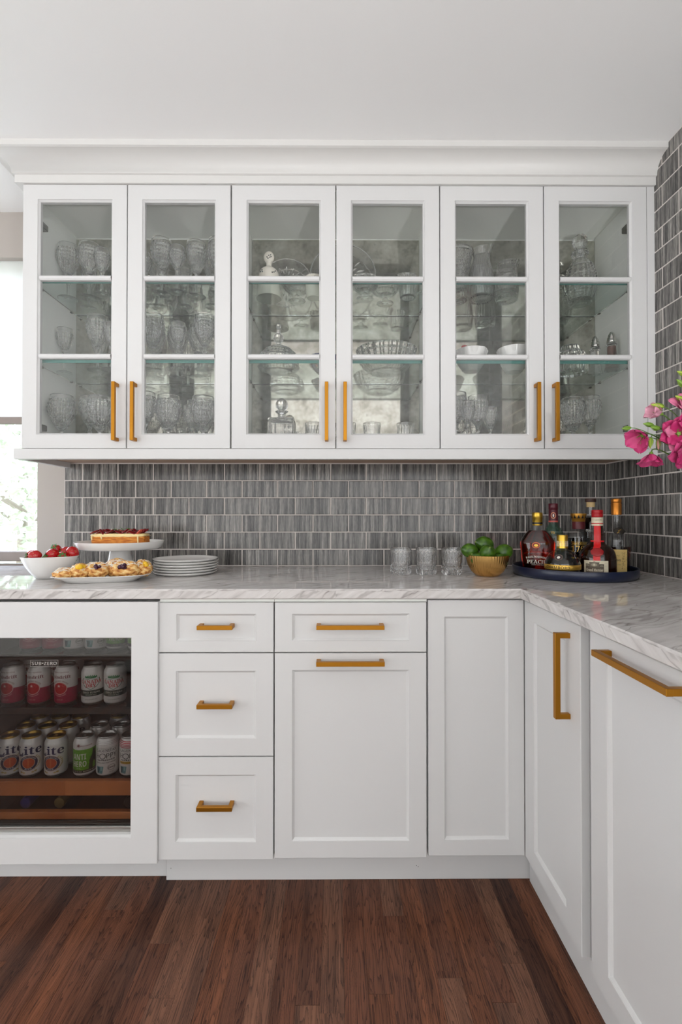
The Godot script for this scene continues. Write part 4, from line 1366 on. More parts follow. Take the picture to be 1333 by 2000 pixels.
	nub.lathe(PackedVector2Array([Vector2(0, 0.0), Vector2(0.0035, 0.0), Vector2(0.0028, 0.0015), Vector2(0, 0.002)]), 8, Vector3(0, 0.0335, 0))
	var nub_mesh := nub.done()
	for e in [[0.478, 1.0035, 0.345, "dark lime at the left of the brass bowl", 0.98, Vector3(0.4, 0, 1.35)], [0.537, 1.024, 0.322, "topmost lime in the brass bowl", 1.12, Vector3(0.3, 0.2, 1.3)], [0.529, 0.998, 0.382, "bright lime at the front of the brass bowl, upright", 1.02, Vector3(0.9, 0.3, 0.25)],
			[0.596, 0.999, 0.352, "bright lime at the right of the brass bowl", 1.06, Vector3(0.2, 0.3, -1.2)], [0.5, 0.972, 0.365, "lime low in the bowl between the left and front ones", 0.95, Vector3(0.2, 0.1, 0.8)], [0.575, 0.969, 0.37, "lime low in the bowl under the right one", 0.95, Vector3(0.5, 0.0, 1.1)], [0.54, 0.968, 0.33, "lime at the bottom of the bowl under the topmost one", 1.0, Vector3(0, 0, 1.5)]]:
		var l := thing("lime", e[3], "lime", Vector3(e[0], e[1], e[2]), "limes in the brass bowl")
		l.basis = Basis.from_euler(e[5]).scaled(Vector3.ONE * e[4])
		obj("fruit", lime_mesh, M.lime, l)
		obj("stem_scar", nub_mesh, M.nub, l)

# a cut tumbler: flutes above, two rings of pearls below; solid glass between its outer and inner faces
func tumbler(r: float, h: float) -> ArrayMesh:
	var k := Mk.new()
	var pf := PackedVector2Array([Vector2(0, 0.0015), Vector2(r * 0.72, 0.0015), Vector2(r * 0.86, 0.0)])
	for i in 17:
		var y := 0.003 + 0.03 * i / 16.0
		pf.append(Vector2(r * (0.9 + 0.06 * absf(sin(PI * i / 8.0))), y))
	for i in 8:
		pf.append(Vector2(r * lerpf(0.93, 0.99, i / 7.0), lerpf(0.036, h * 0.86, i / 7.0)))
	pf.append_array([Vector2(r, h * 0.9), Vector2(r, h - 0.001), Vector2(r * 0.985, h), Vector2(r * 0.955, h - 0.001)])
	for i in 7:
		pf.append(Vector2(r * lerpf(0.93, 0.8, i / 6.0), lerpf(h * 0.85, 0.02, i / 6.0)))
	pf.append_array([Vector2(r * 0.6, 0.0165), Vector2(0, 0.0155)])
	k.lathe(pf, 72, Vector3.ZERO, func(a: float, y: float, rr: float, i: int) -> float:
		if i >= 3 and i < 20:
			return rr * (1.0 + 0.045 * absf(sin(a * 12.0)) - 0.02)
		if i >= 20 and i < 27:
			return rr * (1.0 - 0.035 * absf(sin(a * 9.0 + (y - 0.04) * 12.0)))
		return rr, true)
	return k.done()

func make_pastries(platter: Node3D) -> void:
	var n1 := noise(71, 0.05, 4)
	var crust := painted(256, 128, func(x: int, y: int) -> Color:
		var v := 0.5 + 0.8 * n1.get_noise_2d(x, y)
		return ramp([[0.0, c8(160, 88, 34)], [0.35, c8(212, 148, 76)], [0.7, c8(236, 192, 122)], [1.0, c8(246, 218, 160)]], v))
	M.crust = mat(Color.WHITE, 0.55)
	M.crust.albedo_texture = crust
	M.icing = mat(c8(244, 236, 222), 0.4)
	M.custard = mat(c8(238, 190, 40), 0.3)
	M.jam = mat(c8(62, 16, 44), 0.15)
	var lump := noise(72, 2.6, 3)
	rng.seed = 8
	# name, centre, size, turn, filling
	var list := [
		["crescent shaped pastry at the left tip of the platter, streaked with icing", Vector3(-0.112, 0.026, 0.012), Vector3(0.036, 0.02, 0.03), 0.3, "", Vector3.ZERO],
		["golden pastry with yellow custard leaning second from the left", Vector3(-0.064, 0.034, 0.018), Vector3(0.034, 0.026, 0.03), -0.4, "custard", Vector3(0.5, 0, -0.5)],
		["iced pastry with dark berry filling in the middle of the platter", Vector3(-0.012, 0.036, 0.02), Vector3(0.036, 0.027, 0.032), 0.1, "jam", Vector3(0.75, 0, 0)],
		["heavily iced folded pastry right of the middle", Vector3(0.038, 0.04, -0.012), Vector3(0.04, 0.031, 0.034), 0.5, "", Vector3.ZERO],
		["large round danish with dark berry centre at the right front", Vector3(0.072, 0.037, 0.022), Vector3(0.048, 0.028, 0.036), 0.0, "jam", Vector3(0.9, 0, 0.05)],
		["browned pastry with bright yellow filling at the right end of the platter", Vector3(0.122, 0.037, -0.005), Vector3(0.03, 0.029, 0.03), 0.2, "custard", Vector3(0.7, 0, -0.35)],
		["plain golden pastry behind the berry one", Vector3(-0.035, 0.034, -0.03), Vector3(0.04, 0.025, 0.028), 0.9, "", Vector3.ZERO]]
	for e in list:
		var base: Vector3 = platter.position + Basis(Vector3.UP, platter.rotation.y) * (e[1] as Vector3)
		var t := thing("pastry", e[0], "pastry", base, "pastries on the platter", platter.rotation.y + float(e[3]))
		var size: Vector3 = e[2]
		var off := rng.randf() * 20.0
		var shape := func(d: Vector3) -> float:
			var fold := 0.1 * absf(sin(atan2(d.z, d.x) * 3.0 + d.y * 2.0 + off))
			var dent := 0.0
			if e[4] != "":
				var axis := (Basis.from_euler(e[5]) * Vector3.UP).normalized()
				dent = 0.3 * smoothstep(0.72, 0.95, d.dot(axis))
			return 0.9 + fold - dent + 0.16 * lump.get_noise_3d(d.x + off, d.y, d.z)
		var k := Mk.new()
		k.blob(Vector3.ZERO, size, 22, 34, shape)
		obj("crust", k.done(), M.crust, t)
		if e[4] != "":
			var axis := (Basis.from_euler(e[5]) * Vector3.UP).normalized()
			var f := Mk.new()
			var at: Vector3 = axis * size * 0.62
			for n in (11 if e[4] == "jam" else 3):
				var j := Vector3(rng.randf_range(-1, 1), rng.randf_range(-0.5, 0.5), rng.randf_range(-1, 1)) * size.x * 0.24
				f.blob(at + j, Vector3.ONE * size.x * (0.15 if e[4] == "jam" else 0.27), 8, 12)
			obj("filling", f.done(), M[e[4]], t)
		var ic := Mk.new()
		for n in 9:
			var a0 := rng.randf_range(-0.9, 0.9)
			var pts := PackedVector3Array()
			for s in 12:
				var u := lerpf(-1.0, 1.0, s / 11.0)
				var d := Vector3(u * 0.95 + a0 * 0.2, 0.75 - 0.35 * u * u, a0 + 0.25 * sin(u * 4.0 + n)).normalized()
				pts.append(d * size * (float(shape.call(d)) + 0.015))
			ic.tube(pts, PackedFloat32Array([0.0012]), 5)
		obj("icing", ic.done(), M.icing, t)

func make_cake(at: Vector3) -> void:
	var t := thing("loaf_cake", "loaf cake with custard, sliced strawberries and mint on the white cake stand", "cake", at)
	var n1 := noise(81, 0.08, 4)
	M.sponge = mat(Color.WHITE, 0.7)
	M.sponge.albedo_texture = painted(256, 128, func(x: int, y: int) -> Color:
		return ramp([[0.0, c8(168, 84, 20)], [0.5, c8(206, 122, 38)], [1.0, c8(232, 164, 74)]], 0.5 + 0.8 * n1.get_noise_2d(x, y)))
	M.cream = mat(c8(246, 222, 160), 0.35)
	M.slice = mat(c8(122, 12, 22), 0.12)
	M.slice_pale = mat(c8(206, 84, 70), 0.2)
	M.mint = mat(c8(84, 136, 40), 0.45)
	var rough := noise(82, 60.0, 3)
	# a rounded bar: superellipse sections along x
	var bar := func(hx: float, hz: float, y0: float, y1: float, p: float, amp: float) -> ArrayMesh:
		var k := Mk.new()
		k.blob(Vector3(0, (y0 + y1) / 2, 0), Vector3(hx, (y1 - y0) / 2, hz), 22, 44, func(d: Vector3) -> float:
			var s := pow(pow(absf(d.x), p) + pow(absf(d.y), p) + pow(absf(d.z), p), -1.0 / p)
			return s * (1.0 + amp * rough.get_noise_3d(d.x, d.y, d.z)))
		return k.done()
	obj("sponge", bar.call(0.0985, 0.038, 0.0, 0.036, 7.0, 0.012), M.sponge, t)
	var cream: Node3D = obj("custard", bar.call(0.1, 0.0395, 0.0275, 0.0425, 5.0, 0.09), M.cream, t)
	var drip := Mk.new()
	for e in [[0.079, 0.022], [-0.054, 0.005], [-0.09, 0.009]]:
		drip.tube(PackedVector3Array([Vector3(e[0], 0.032, 0.037), Vector3(e[0], 0.027, 0.0395), Vector3(e[0] + 0.001, 0.027 - e[1] * 0.7, 0.0392), Vector3(e[0], 0.027 - e[1], 0.0388)]), PackedFloat32Array([0.0036, 0.003, 0.0026, 0.0021]), 8)
	obj("drip", drip.done(), M.cream, cream)
	rng.seed = 14
	for row in 3:
		for n in 7:
			var s := Mk.new()
			s.blob(Vector3.ZERO, Vector3(0.019, 0.0036, 0.0145), 6, 16, func(d: Vector3) -> float: return 1.0 - 0.22 * d.x)
			var o := obj("strawberry_slice", s.done(), M.slice if rng.randf() < 0.8 else M.slice_pale, t)
			o.position = Vector3(-0.082 + n * 0.0272 + rng.randf_range(-0.003, 0.003), 0.0468 + rng.randf_range(0, 0.004), -0.024 + row * 0.024)
			o.rotation = Vector3(rng.randf_range(-0.25, 0.45), rng.randf_range(-0.5, 0.5) + PI * (n % 2), rng.randf_range(0.3, 0.75))
	for n in 9:
		var l := Mk.new()
		l.blob(Vector3(0.009, 0, 0), Vector3(0.0105, 0.0008, 0.0058), 6, 12, func(d: Vector3) -> float: return 1.0 - 0.25 * absf(d.x))
		var o := obj("mint_leaf", l.done(), M.mint, t)
		o.position = Vector3([-0.025, -0.018, -0.006, 0.002, 0.01, 0.03, 0.038, -0.012, 0.004][n], 0.054, rng.randf_range(-0.008, 0.014))
		o.rotation = Vector3(rng.randf_range(-0.4, 0.4), n * 2.3, rng.randf_range(0.1, 0.6))
	var bl := Mk.new()
	for p in [Vector3(-0.03, 0.057, 0.012), Vector3(-0.006, 0.056, 0.014), Vector3(0.012, 0.055, 0.012)]:
		bl.blob(p, Vector3.ONE * 0.0022, 6, 8)
	obj("blossom", bl.done(), M.icing, t)

# ---------------------------------------------------------------- bottles on the tray
func profile_radius(pf: PackedVector2Array, y: float) -> float:
	for i in range(1, pf.size()):
		if pf[i].y >= y and pf[i].y > pf[i - 1].y:
			return lerpf(pf[i - 1].x, pf[i].x, (y - pf[i - 1].y) / (pf[i].y - pf[i - 1].y))
	return pf[pf.size() - 1].x

func smooth_profile(pts: Array, n := 6) -> PackedVector2Array:
	var c := Curve2D.new()
	c.bake_interval = 0.003
	for i in pts.size():
		var p: Vector2 = pts[i]
		var t := Vector2.ZERO
		if i > 0 and i < pts.size() - 1:
			t = (pts[i + 1] - pts[i - 1]) / 6.0
		c.add_point(p, -t, t)
	return c.get_baked_points()

func bottle(called: String, label: String, at: Vector3, turn: float, shoulder: PackedVector2Array, fill: float, liquid: Material, glass: Material, squash := Vector2.ONE) -> Node3D:
	var t := thing(called, label, "bottle", at, "bottles on the navy tray", turn)
	var k := Mk.new()
	var pf := PackedVector2Array([Vector2(0, 0.0005), Vector2(shoulder[0].x * 0.9, 0.0)])
	pf.append_array(shoulder)
	k.lathe(pf, 48, Vector3.ZERO, null, false, 0.0, 1.0, squash)
	obj("glass", k.done(), glass, t)
	if fill > 0.0:
		var lq := PackedVector2Array([Vector2(0, 0.005), Vector2(shoulder[0].x * 0.86, 0.005)])
		for p in shoulder:
			if p.y > 0.006 and p.y < fill:
				lq.append(Vector2(maxf(p.x - 0.0022, 0.001), p.y))
		var rf := profile_radius(shoulder, fill) - 0.0022
		lq.append_array([Vector2(rf, fill), Vector2(0, fill)])
		var l := Mk.new()
		l.lathe(lq, 48, Vector3.ZERO, null, false, 0.0, 1.0, squash)
		obj("liquor", l.done(), liquid, t)
	return t

func surface(pf: PackedVector2Array, squash := Vector2.ONE, lift := 0.0004) -> Callable:
	return func(x: float, y: float) -> Vector3:
		var r := profile_radius(pf, y)
		var q := clampf(x / (r * squash.x), -0.98, 0.98)
		return Vector3(x, y, r * squash.y * sqrt(1.0 - q * q) + lift)

func around(pf: PackedVector2Array, lift := 0.0005) -> Callable:
	return func(x: float, y: float) -> Vector3:
		var r := profile_radius(pf, y) + lift
		return Vector3(sin(x / r) * r, y, cos(x / r) * r)

func turned(pts: Array, seg := 40) -> ArrayMesh:
	var k := Mk.new()
	k.lathe(PackedVector2Array(pts), seg)
	return k.done()

func make_bar_tray() -> void:
	var base := COUNTER
	var tray := thing("tray", "round navy blue tray holding the bottles", "tray", Vector3(0.85, base, 0.335))
	obj("dish", turned([Vector2(0, 0), Vector2(0.19, 0.0), Vector2(0.1985, 0.002), Vector2(0.204, 0.012), Vector2(0.205, 0.032), Vector2(0.2035, 0.0345), Vector2(0.2, 0.0345), Vector2(0.1985, 0.032), Vector2(0.1975, 0.0125), Vector2(0.19, 0.01), Vector2(0, 0.01)], 96), M.navy, tray)
	var y := base + 0.0102
	M.clear = mat(Color(0.1, 0.11, 0.1, 0.03), 0.0)
	M.clear.transparency = BaseMaterial3D.TRANSPARENCY_ALPHA
	M.greenish = mat(Color(0.16, 0.34, 0.27, 0.45), 0.02)
	M.greenish.transparency = BaseMaterial3D.TRANSPARENCY_ALPHA
	var amber := func(c: Color) -> StandardMaterial3D:
		var m := mat(c, 0.0)
		m.refraction_enabled = true
		m.refraction_scale = 0.034
		return m
	var foil := mat(c8(214, 176, 74), 0.32, 1.0)
	var pale := mat(c8(232, 226, 214), 0.5)
	var gilt := mat(c8(222, 178, 80), 0.35, 0.8)

	# flat flask with white print
	var sq := Vector2(1.0, 0.5)
	var sh := smooth_profile([Vector2(0.044, 0.0), Vector2(0.049, 0.006), Vector2(0.056, 0.05), Vector2(0.0605, 0.098), Vector2(0.058, 0.112), Vector2(0.042, 0.138), Vector2(0.026, 0.155), Vector2(0.019, 0.166), Vector2(0.0165, 0.172), Vector2(0.0155, 0.186)])
	var b := bottle("liqueur_flask", "flat red-brown flask with white peach lettering and a gold cap", Vector3(0.728, y, 0.325), -0.36, sh, 0.15, amber.call(Color(0.8, 0.14, 0.06, 0.0)), M.clear, sq)
	obj("cap", turned([Vector2(0.0162, 0.168), Vector2(0.0172, 0.172), Vector2(0.0172, 0.194), Vector2(0.018, 0.195), Vector2(0.018, 0.211), Vector2(0.0165, 0.2145), Vector2(0, 0.2152)]), foil, b)
	obj("neck_band", turned([Vector2(0.0176, 0.1735), Vector2(0.0178, 0.174), Vector2(0.0178, 0.179), Vector2(0.0176, 0.1795)]), M.black, b)
	var on := surface(sh, sq)
	obj("lettering", wrapped("PAUL MASSON", 0.0066, on, "Droid Serif", 700, 1.0, Vector2(-0.006, 0.058), 0.09), pale, b)
	obj("lettering", wrapped("PEACH", 0.0125, on, "Droid Serif", 700, 1.0, Vector2(-0.006, 0.0395)), pale, b)
	obj("lettering", wrapped("Grande Amber Brandy", 0.0042, on, "Droid Serif", 400, 1.0, Vector2(0.002, 0.0285)), pale, b)
	obj("emblem", disc_on(on, Vector2(-0.006, 0.0985), 0.0135, 0.0105), mat(c8(232, 120, 60), 0.4), b)
	obj("emblem", disc_on(surface(sh, sq, 0.0007), Vector2(-0.006, 0.0985), 0.0112, 0.0083), mat(c8(120, 20, 14), 0.4), b)
	obj("emblem", disc_on(surface(sh, sq, 0.001), Vector2(-0.006, 0.0978), 0.0068, 0.0046), gilt, b)

	# squat round bottle with gold band
	sh = smooth_profile([Vector2(0.036, 0.0), Vector2(0.05, 0.01), Vector2(0.0565, 0.032), Vector2(0.0545, 0.052), Vector2(0.044, 0.072), Vector2(0.027, 0.086), Vector2(0.0155, 0.092), Vector2(0.0145, 0.1)])
	b = bottle("round_liqueur_bottle", "small squat round dark bottle with a gold band and tall patterned gold cap", Vector3(0.768, y, 0.43), -0.8, sh, 0.062, amber.call(Color(0.06, 0.012, 0.03, 0.0)), M.clear)
	obj("cap", turned([Vector2(0.0165, 0.0935), Vector2(0.0172, 0.094), Vector2(0.0172, 0.137), Vector2(0.0165, 0.1385), Vector2(0, 0.139)]), foil, b)
	var lattice := Mk.new()
	for n in 18:
		var a := TAU * n / 18
		for s in [-1, 1]:
			var pts := PackedVector3Array()
			for q in 5:
				var aa: float = a + s * q * 0.11
				pts.append(Vector3(sin(aa) * 0.0173, 0.1 + q * 0.0045, cos(aa) * 0.0173))
			lattice.tube(pts, PackedFloat32Array([0.0005]), 4)
	obj("lattice", lattice.done(), pale, b)
	obj("band", turned([Vector2(0.0571, 0.0245), Vector2(0.0574, 0.025), Vector2(0.0572, 0.0405), Vector2(0.0568, 0.041)], 56), gilt, b)
	obj("lettering", wrapped("CHAMBORD", 0.0085, around(sh, 0.0013), "Droid Sans", 700, 1.25, Vector2(0.004, 0.0327)), M.black, b)
	obj("medallion", disc_on(around(sh, 0.0006), Vector2(0.006, 0.0655), 0.0125, 0.0095), mat(c8(120, 104, 90), 0.4, 0.5), b)
	obj("medallion", disc_on(around(sh, 0.0009), Vector2(0.006, 0.0655), 0.0105, 0.0078), mat(c8(46, 30, 34), 0.3), b)
	obj("medallion", disc_on(around(sh, 0.0012), Vector2(0.006, 0.0655), 0.0048, 0.004), pale, b)

	# dumpy brown bottle with red ribbon and seal
	sh = smooth_profile([Vector2(0.05, 0.0), Vector2(0.0575, 0.005), Vector2(0.058, 0.03), Vector2(0.0575, 0.06), Vector2(0.052, 0.083), Vector2(0.04, 0.098), Vector2(0.027, 0.107), Vector2(0.0225, 0.118), Vector2(0.0225, 0.135), Vector2(0.019, 0.155), Vector2(0.0165, 0.172), Vector2(0.0158, 0.2)])
	b = bottle("orange_liqueur_bottle", "dumpy brown bottle with a red ribbon, red wax seal and cream label", Vector3(0.888, y, 0.428), -0.5, sh, 0.118, amber.call(Color(0.3, 0.09, 0.02, 0.0)), mat(Color(0.2, 0.06, 0.015, 0.4), 0.03))
	(b.get_node("glass") as MeshInstance3D).material_override.transparency = BaseMaterial3D.TRANSPARENCY_ALPHA
	var red := mat(c8(206, 14, 20), 0.35)
	obj("cap", turned([Vector2(0.0168, 0.198), Vector2(0.0178, 0.199), Vector2(0.0178, 0.209), Vector2(0.0172, 0.21), Vector2(0.0172, 0.211), Vector2(0.0178, 0.212), Vector2(0.0178, 0.221), Vector2(0.0165, 0.223), Vector2(0, 0.2232)]), mat(c8(170, 16, 24), 0.35), b)
	var im := blank(192, 96, c8(224, 212, 186))
	print_text(im, "C. Lapostolle", 96, 30, 18, c8(80, 60, 40), "Droid Serif", 400)
	poly(im, PackedVector2Array([Vector2(0, 66), Vector2(192, 66), Vector2(192, 76), Vector2(0, 76)]), c8(196, 40, 36))
	obj("neck_label", patch(-0.026, 0.17, 0.026, 0.1975, around(PackedVector2Array([Vector2(0.0175, 0.16), Vector2(0.0174, 0.2)]))), printed(im, 0.6), b)
	obj("ribbon", patch(-0.0105, 0.1, 0.0105, 0.171, around(sh, 0.001), 6, 12), red, b)
	obj("ribbon", patch(-0.0235, 0.1155, 0.0235, 0.1205, around(sh, 0.0016), 14, 2), red, b)
	obj("ribbon", patch(-0.0125, 0.056, 0.0085, 0.1, around(sh, 0.001), 6, 8), red, b)
	var seal := Mk.new()
	seal.blob(Vector3.ZERO, Vector3(0.0195, 0.0165, 0.004), 10, 28, func(d: Vector3) -> float: return 1.0 + 0.03 * sin(atan2(d.y, d.x) * 7.0))
	var so := obj("wax_seal", seal.done(), mat(c8(150, 14, 20), 0.3), b)
	so.transform = Transform3D(Basis(Vector3.RIGHT, -0.62), Vector3(-0.001, 0.0835, 0.0515))
	im = blank(512, 272, c8(216, 206, 180))
	poly(im, PackedVector2Array([Vector2(44, 60), Vector2(420, 60), Vector2(420, 236), Vector2(44, 236)]), c8(92, 80, 66))
	poly(im, PackedVector2Array([Vector2(120, 28), Vector2(330, 28), Vector2(310, 110), Vector2(140, 110)]), c8(104, 94, 80))
	disc(im, 225, 76, 62, 30, c8(150, 140, 122))
	star(im, 225, 74, 34, 14, 7, c8(208, 198, 172))
	for e in [[52, 68, 112, 108], [334, 68, 412, 108]]:
		poly(im, PackedVector2Array([Vector2(e[0], e[1]), Vector2(e[2], e[1]), Vector2(e[2], e[3]), Vector2(e[0], e[3])]), c8(60, 52, 44))
		print_text(im, "TRIPLE", (e[0] + e[2]) / 2, e[1] + 14, 12, c8(206, 196, 170), "Droid Serif", 700)
		print_text(im, "ORANGE", (e[0] + e[2]) / 2, e[1] + 30, 12, c8(206, 196, 170), "Droid Serif", 700)
	print_text(im, "Grand Marnier", 232, 168, 54, c8(226, 216, 192), "Droid Serif", 700, 0.66)
	print_text(im, "LIQUEUR", 232, 220, 14, c8(206, 196, 170), "Droid Serif", 400, 1.4)
	for n in 8:
		print_text(im, "cognac & orange", 462, 50 + n * 26, 10, c8(120, 106, 84), "Droid Serif", 400, 0.8)
	print_text(im, "1880", 225, 16, 14, c8(110, 40, 30), "Droid Serif", 700)
	obj("label", patch(-0.043, 0.006, 0.033, 0.0555, around(sh, 0.0006), 20, 4), printed(im, 0.6), b)

	# cognac with gold capsule and yellow label
	sh = smooth_profile([Vector2(0.039, 0.0), Vector2(0.042, 0.004), Vector2(0.0445, 0.06), Vector2(0.0465, 0.105), Vector2(0.045, 0.125), Vector2(0.034, 0.147), Vector2(0.021, 0.162), Vector2(0.0165, 0.178), Vector2(0.0145, 0.21), Vector2(0.0142, 0.235)])
	b = bottle("cognac_bottle", "tall clear cognac bottle with a gold capsule and yellow vine label", Vector3(0.998, y, 0.352), -0.55, sh, 0.094, amber.call(Color(0.3, 0.09, 0.03, 0.0)), M.clear)
	var copper := mat(c8(206, 132, 56), 0.34, 0.9)
	obj("capsule", turned([Vector2(0.0155, 0.206), Vector2(0.0165, 0.2065), Vector2(0.0168, 0.245), Vector2(0.0158, 0.2465), Vector2(0.0158, 0.2495), Vector2(0.0166, 0.2505), Vector2(0.0166, 0.2605), Vector2(0.0152, 0.263), Vector2(0, 0.2632)]), copper, b)
	obj("medallion", disc_on(around(sh, 0.0008), Vector2(0.01, 0.1495), 0.0195, 0.0125), M.black, b)
	obj("medallion", disc_on(around(sh, 0.0011), Vector2(0.01, 0.1495), 0.0172, 0.0105), mat(c8(44, 38, 30), 0.4), b)
	var arm := Mk.new()
	arm.tube(PackedVector3Array([around(sh, 0.0016).call(0.003, 0.143), around(sh, 0.0016).call(0.009, 0.1465), around(sh, 0.0016).call(0.007, 0.151), around(sh, 0.0016).call(0.015, 0.1545)]), PackedFloat32Array([0.0011]), 6)
	obj("emblem", arm.done(), gilt, b)
	im = blank(512, 448, c8(226, 196, 124))
	rng.seed = 4
	for s in [40.0, 410.0]:
		for n in 90:
			var yy := 60.0 + rng.randf() * 330.0
			disc(im, s + rng.randf_range(-22, 40) + (60 if rng.randf() < 0.12 else 0), yy, rng.randf_range(3, 8), rng.randf_range(3, 7), c8(120, 92, 44) if n % 2 else c8(166, 134, 70))
	print_text(im, "Hennessy", 236, 214, 58, c8(52, 40, 26), "Droid Serif", 700, 0.9)
	print_text(im, "COGNAC", 256, 120, 26, c8(120, 96, 50), "Droid Serif", 400, 1.2)
	print_text(im, "VERY SPECIAL", 256, 300, 22, c8(120, 96, 50), "Droid Serif", 400, 1.1)
	obj("label", patch(-0.041, 0.008, 0.036, 0.086, around(sh, 0.0007), 20, 4), printed(im, 0.6), b)

	# bourbon decanter bottle with crown stopper
	sh = smooth_profile([Vector2(0.04, 0.0), Vector2(0.0435, 0.004), Vector2(0.0435, 0.06), Vector2(0.043, 0.118), Vector2(0.04, 0.135), Vector2(0.03, 0.147), Vector2(0.0205, 0.152), Vector2(0.0195, 0.17)])
	b = bottle("bourbon_bottle", "clear bottle of dark spirit with large gilt figures, maroon collar and gold crown stopper", Vector3(0.904, y, 0.272), -0.45, sh, 0.122, amber.call(Color(0.1, 0.03, 0.02, 0.0)), M.clear)
	obj("collar", turned([Vector2(0.0212, 0.1535), Vector2(0.022, 0.154), Vector2(0.022, 0.181), Vector2(0.0212, 0.1815)]), mat(c8(92, 24, 30), 0.4), b)
	obj("stopper", turned([Vector2(0.0215, 0.1815), Vector2(0.0225, 0.183), Vector2(0.0225, 0.189), Vector2(0.024, 0.1905), Vector2(0.0275, 0.2085), Vector2(0.027, 0.211), Vector2(0, 0.2115)]), mat(c8(196, 142, 58), 0.4, 0.7), b)
	var crown := Mk.new()
	for n in 12:
		var a := TAU * n / 12
		var d := Vector3(sin(a), 0, cos(a))
		var s := Vector3(cos(a), 0, -sin(a))
		crown.tri(d * 0.0252 + Vector3(0, 0.1935, 0) - s * 0.0045, d * 0.0252 + Vector3(0, 0.1935, 0) + s * 0.0045, d * 0.0279 + Vector3(0, 0.2065, 0))
	obj("crown", crown.done(), M.black, b)
	on = around(sh, 0.0006)
	obj("lettering", wrapped("1792", 0.021, on, "Droid Serif", 400, 1.0, Vector2(0.004, 0.083)), gilt, b)
	obj("lettering", wrapped("SMALL BATCH", 0.0045, on, "Droid Serif", 700, 1.1, Vector2(0.002, 0.1015)), gilt, b)
	obj("rule", patch(-0.026, 0.1065, 0.03, 0.1073, on, 14, 1), gilt, b)
	obj("rule", patch(-0.026, 0.0965, 0.03, 0.0972, on, 14, 1), gilt, b)

	# green bottle with maroon capsule
	sh = smooth_profile([Vector2(0.036, 0.0), Vector2(0.0385, 0.004), Vector2(0.0385, 0.08), Vector2(0.0375, 0.125), Vector2(0.031, 0.148), Vector2(0.0195, 0.164), Vector2(0.0155, 0.175), Vector2(0.0145, 0.2)])
	b = bottle("brandy_bottle", "slim green glass bottle with a maroon capsule, behind the peach flask", Vector3(0.822, y, 0.245), -0.4, sh, 0.07, amber.call(Color(0.2, 0.09, 0.03, 0.0)), M.greenish)
	var wine := mat(c8(84, 18, 34), 0.35)
	obj("capsule", turned([Vector2(0.0158, 0.178), Vector2(0.0165, 0.1785), Vector2(0.0165, 0.2225), Vector2(0.0158, 0.224), Vector2(0.0158, 0.226), Vector2(0.0168, 0.227), Vector2(0.0168, 0.2475), Vector2(0.0155, 0.249), Vector2(0, 0.2492)]), wine, b)
	var cyl := PackedVector2Array([Vector2(0.0165, 0.17), Vector2(0.0165, 0.23)])
	obj("emblem", disc_on(around(cyl, 0.0006), Vector2(0, 0.204), 0.0092, 0.012), mat(c8(226, 150, 110), 0.4), b)
	obj("emblem", disc_on(around(cyl, 0.0009), Vector2(0, 0.204), 0.0068, 0.0092), wine, b)
	obj("emblem", disc_on(around(cyl, 0.0012), Vector2(0, 0.204), 0.0024, 0.006), pale, b)
	obj("band", patch(-0.051, 0.179, 0.051, 0.1845, around(cyl, 0.0004), 24, 1), mat(c8(206, 96, 84), 0.4), b)
	obj("lettering", wrapped("VS", 0.0085, around(sh, 0.0006), "Droid Serif", 400, 1.0, Vector2(-0.003, 0.1405)), gilt, b)

	# dark whiskey with wooden stopper
	sh = smooth_profile([Vector2(0.04, 0.0), Vector2(0.0425, 0.004), Vector2(0.0425, 0.1), Vector2(0.0415, 0.168), Vector2(0.036, 0.184), Vector2(0.023, 0.194), Vector2(0.0155, 0.2), Vector2(0.0142, 0.212), Vector2(0.0142, 0.24)])
	b = bottle("whiskey_bottle", "tall dark whiskey bottle with a wooden stopper at the back of the tray", Vector3(0.979, y, 0.217), -0.4, sh, 0.196, amber.call(Color(0.13, 0.03, 0.02, 0.0)), M.clear)
	obj("cork", turned([Vector2(0.0148, 0.236), Vector2(0.015, 0.237), Vector2(0.015, 0.2545), Vector2(0.0148, 0.255)]), mat(c8(206, 178, 128), 0.7), b)
	obj("stopper", turned([Vector2(0.0185, 0.255), Vector2(0.0192, 0.256), Vector2(0.0192, 0.2675), Vector2(0.018, 0.269), Vector2(0, 0.2692)]), mat(c8(64, 40, 34), 0.5), b)
	obj("lettering", wrapped("OAK", 0.008, around(sh, 0.0006), "Droid Serif", 700, 1.0, Vector2(-0.008, 0.146)), pale, b)

func disc_on(on, c: Vector2, rx: float, ry: float) -> ArrayMesh:
	var k := Mk.new()
	k.smooth = 1
	for n in 28:
		var a := TAU * n / 28
		var b := TAU * (n + 1) / 28
		for q in [[0.0, 0.5], [0.5, 1.0]]:
			var p := func(t: float, f: float) -> Vector3: return on.call(c.x + cos(t) * rx * f, c.y + sin(t) * ry * f)
			if q[0] == 0.0:
				k.tri(p.call(a, 0.0), p.call(a, 0.5), p.call(b, 0.5))
			else:
				k.quad(p.call(a, 0.5), p.call(a, 1.0), p.call(b, 1.0), p.call(b, 0.5))
	return k.done()

# ---------------------------------------------------------------- crystal in the wall cabinets
var cut := {}

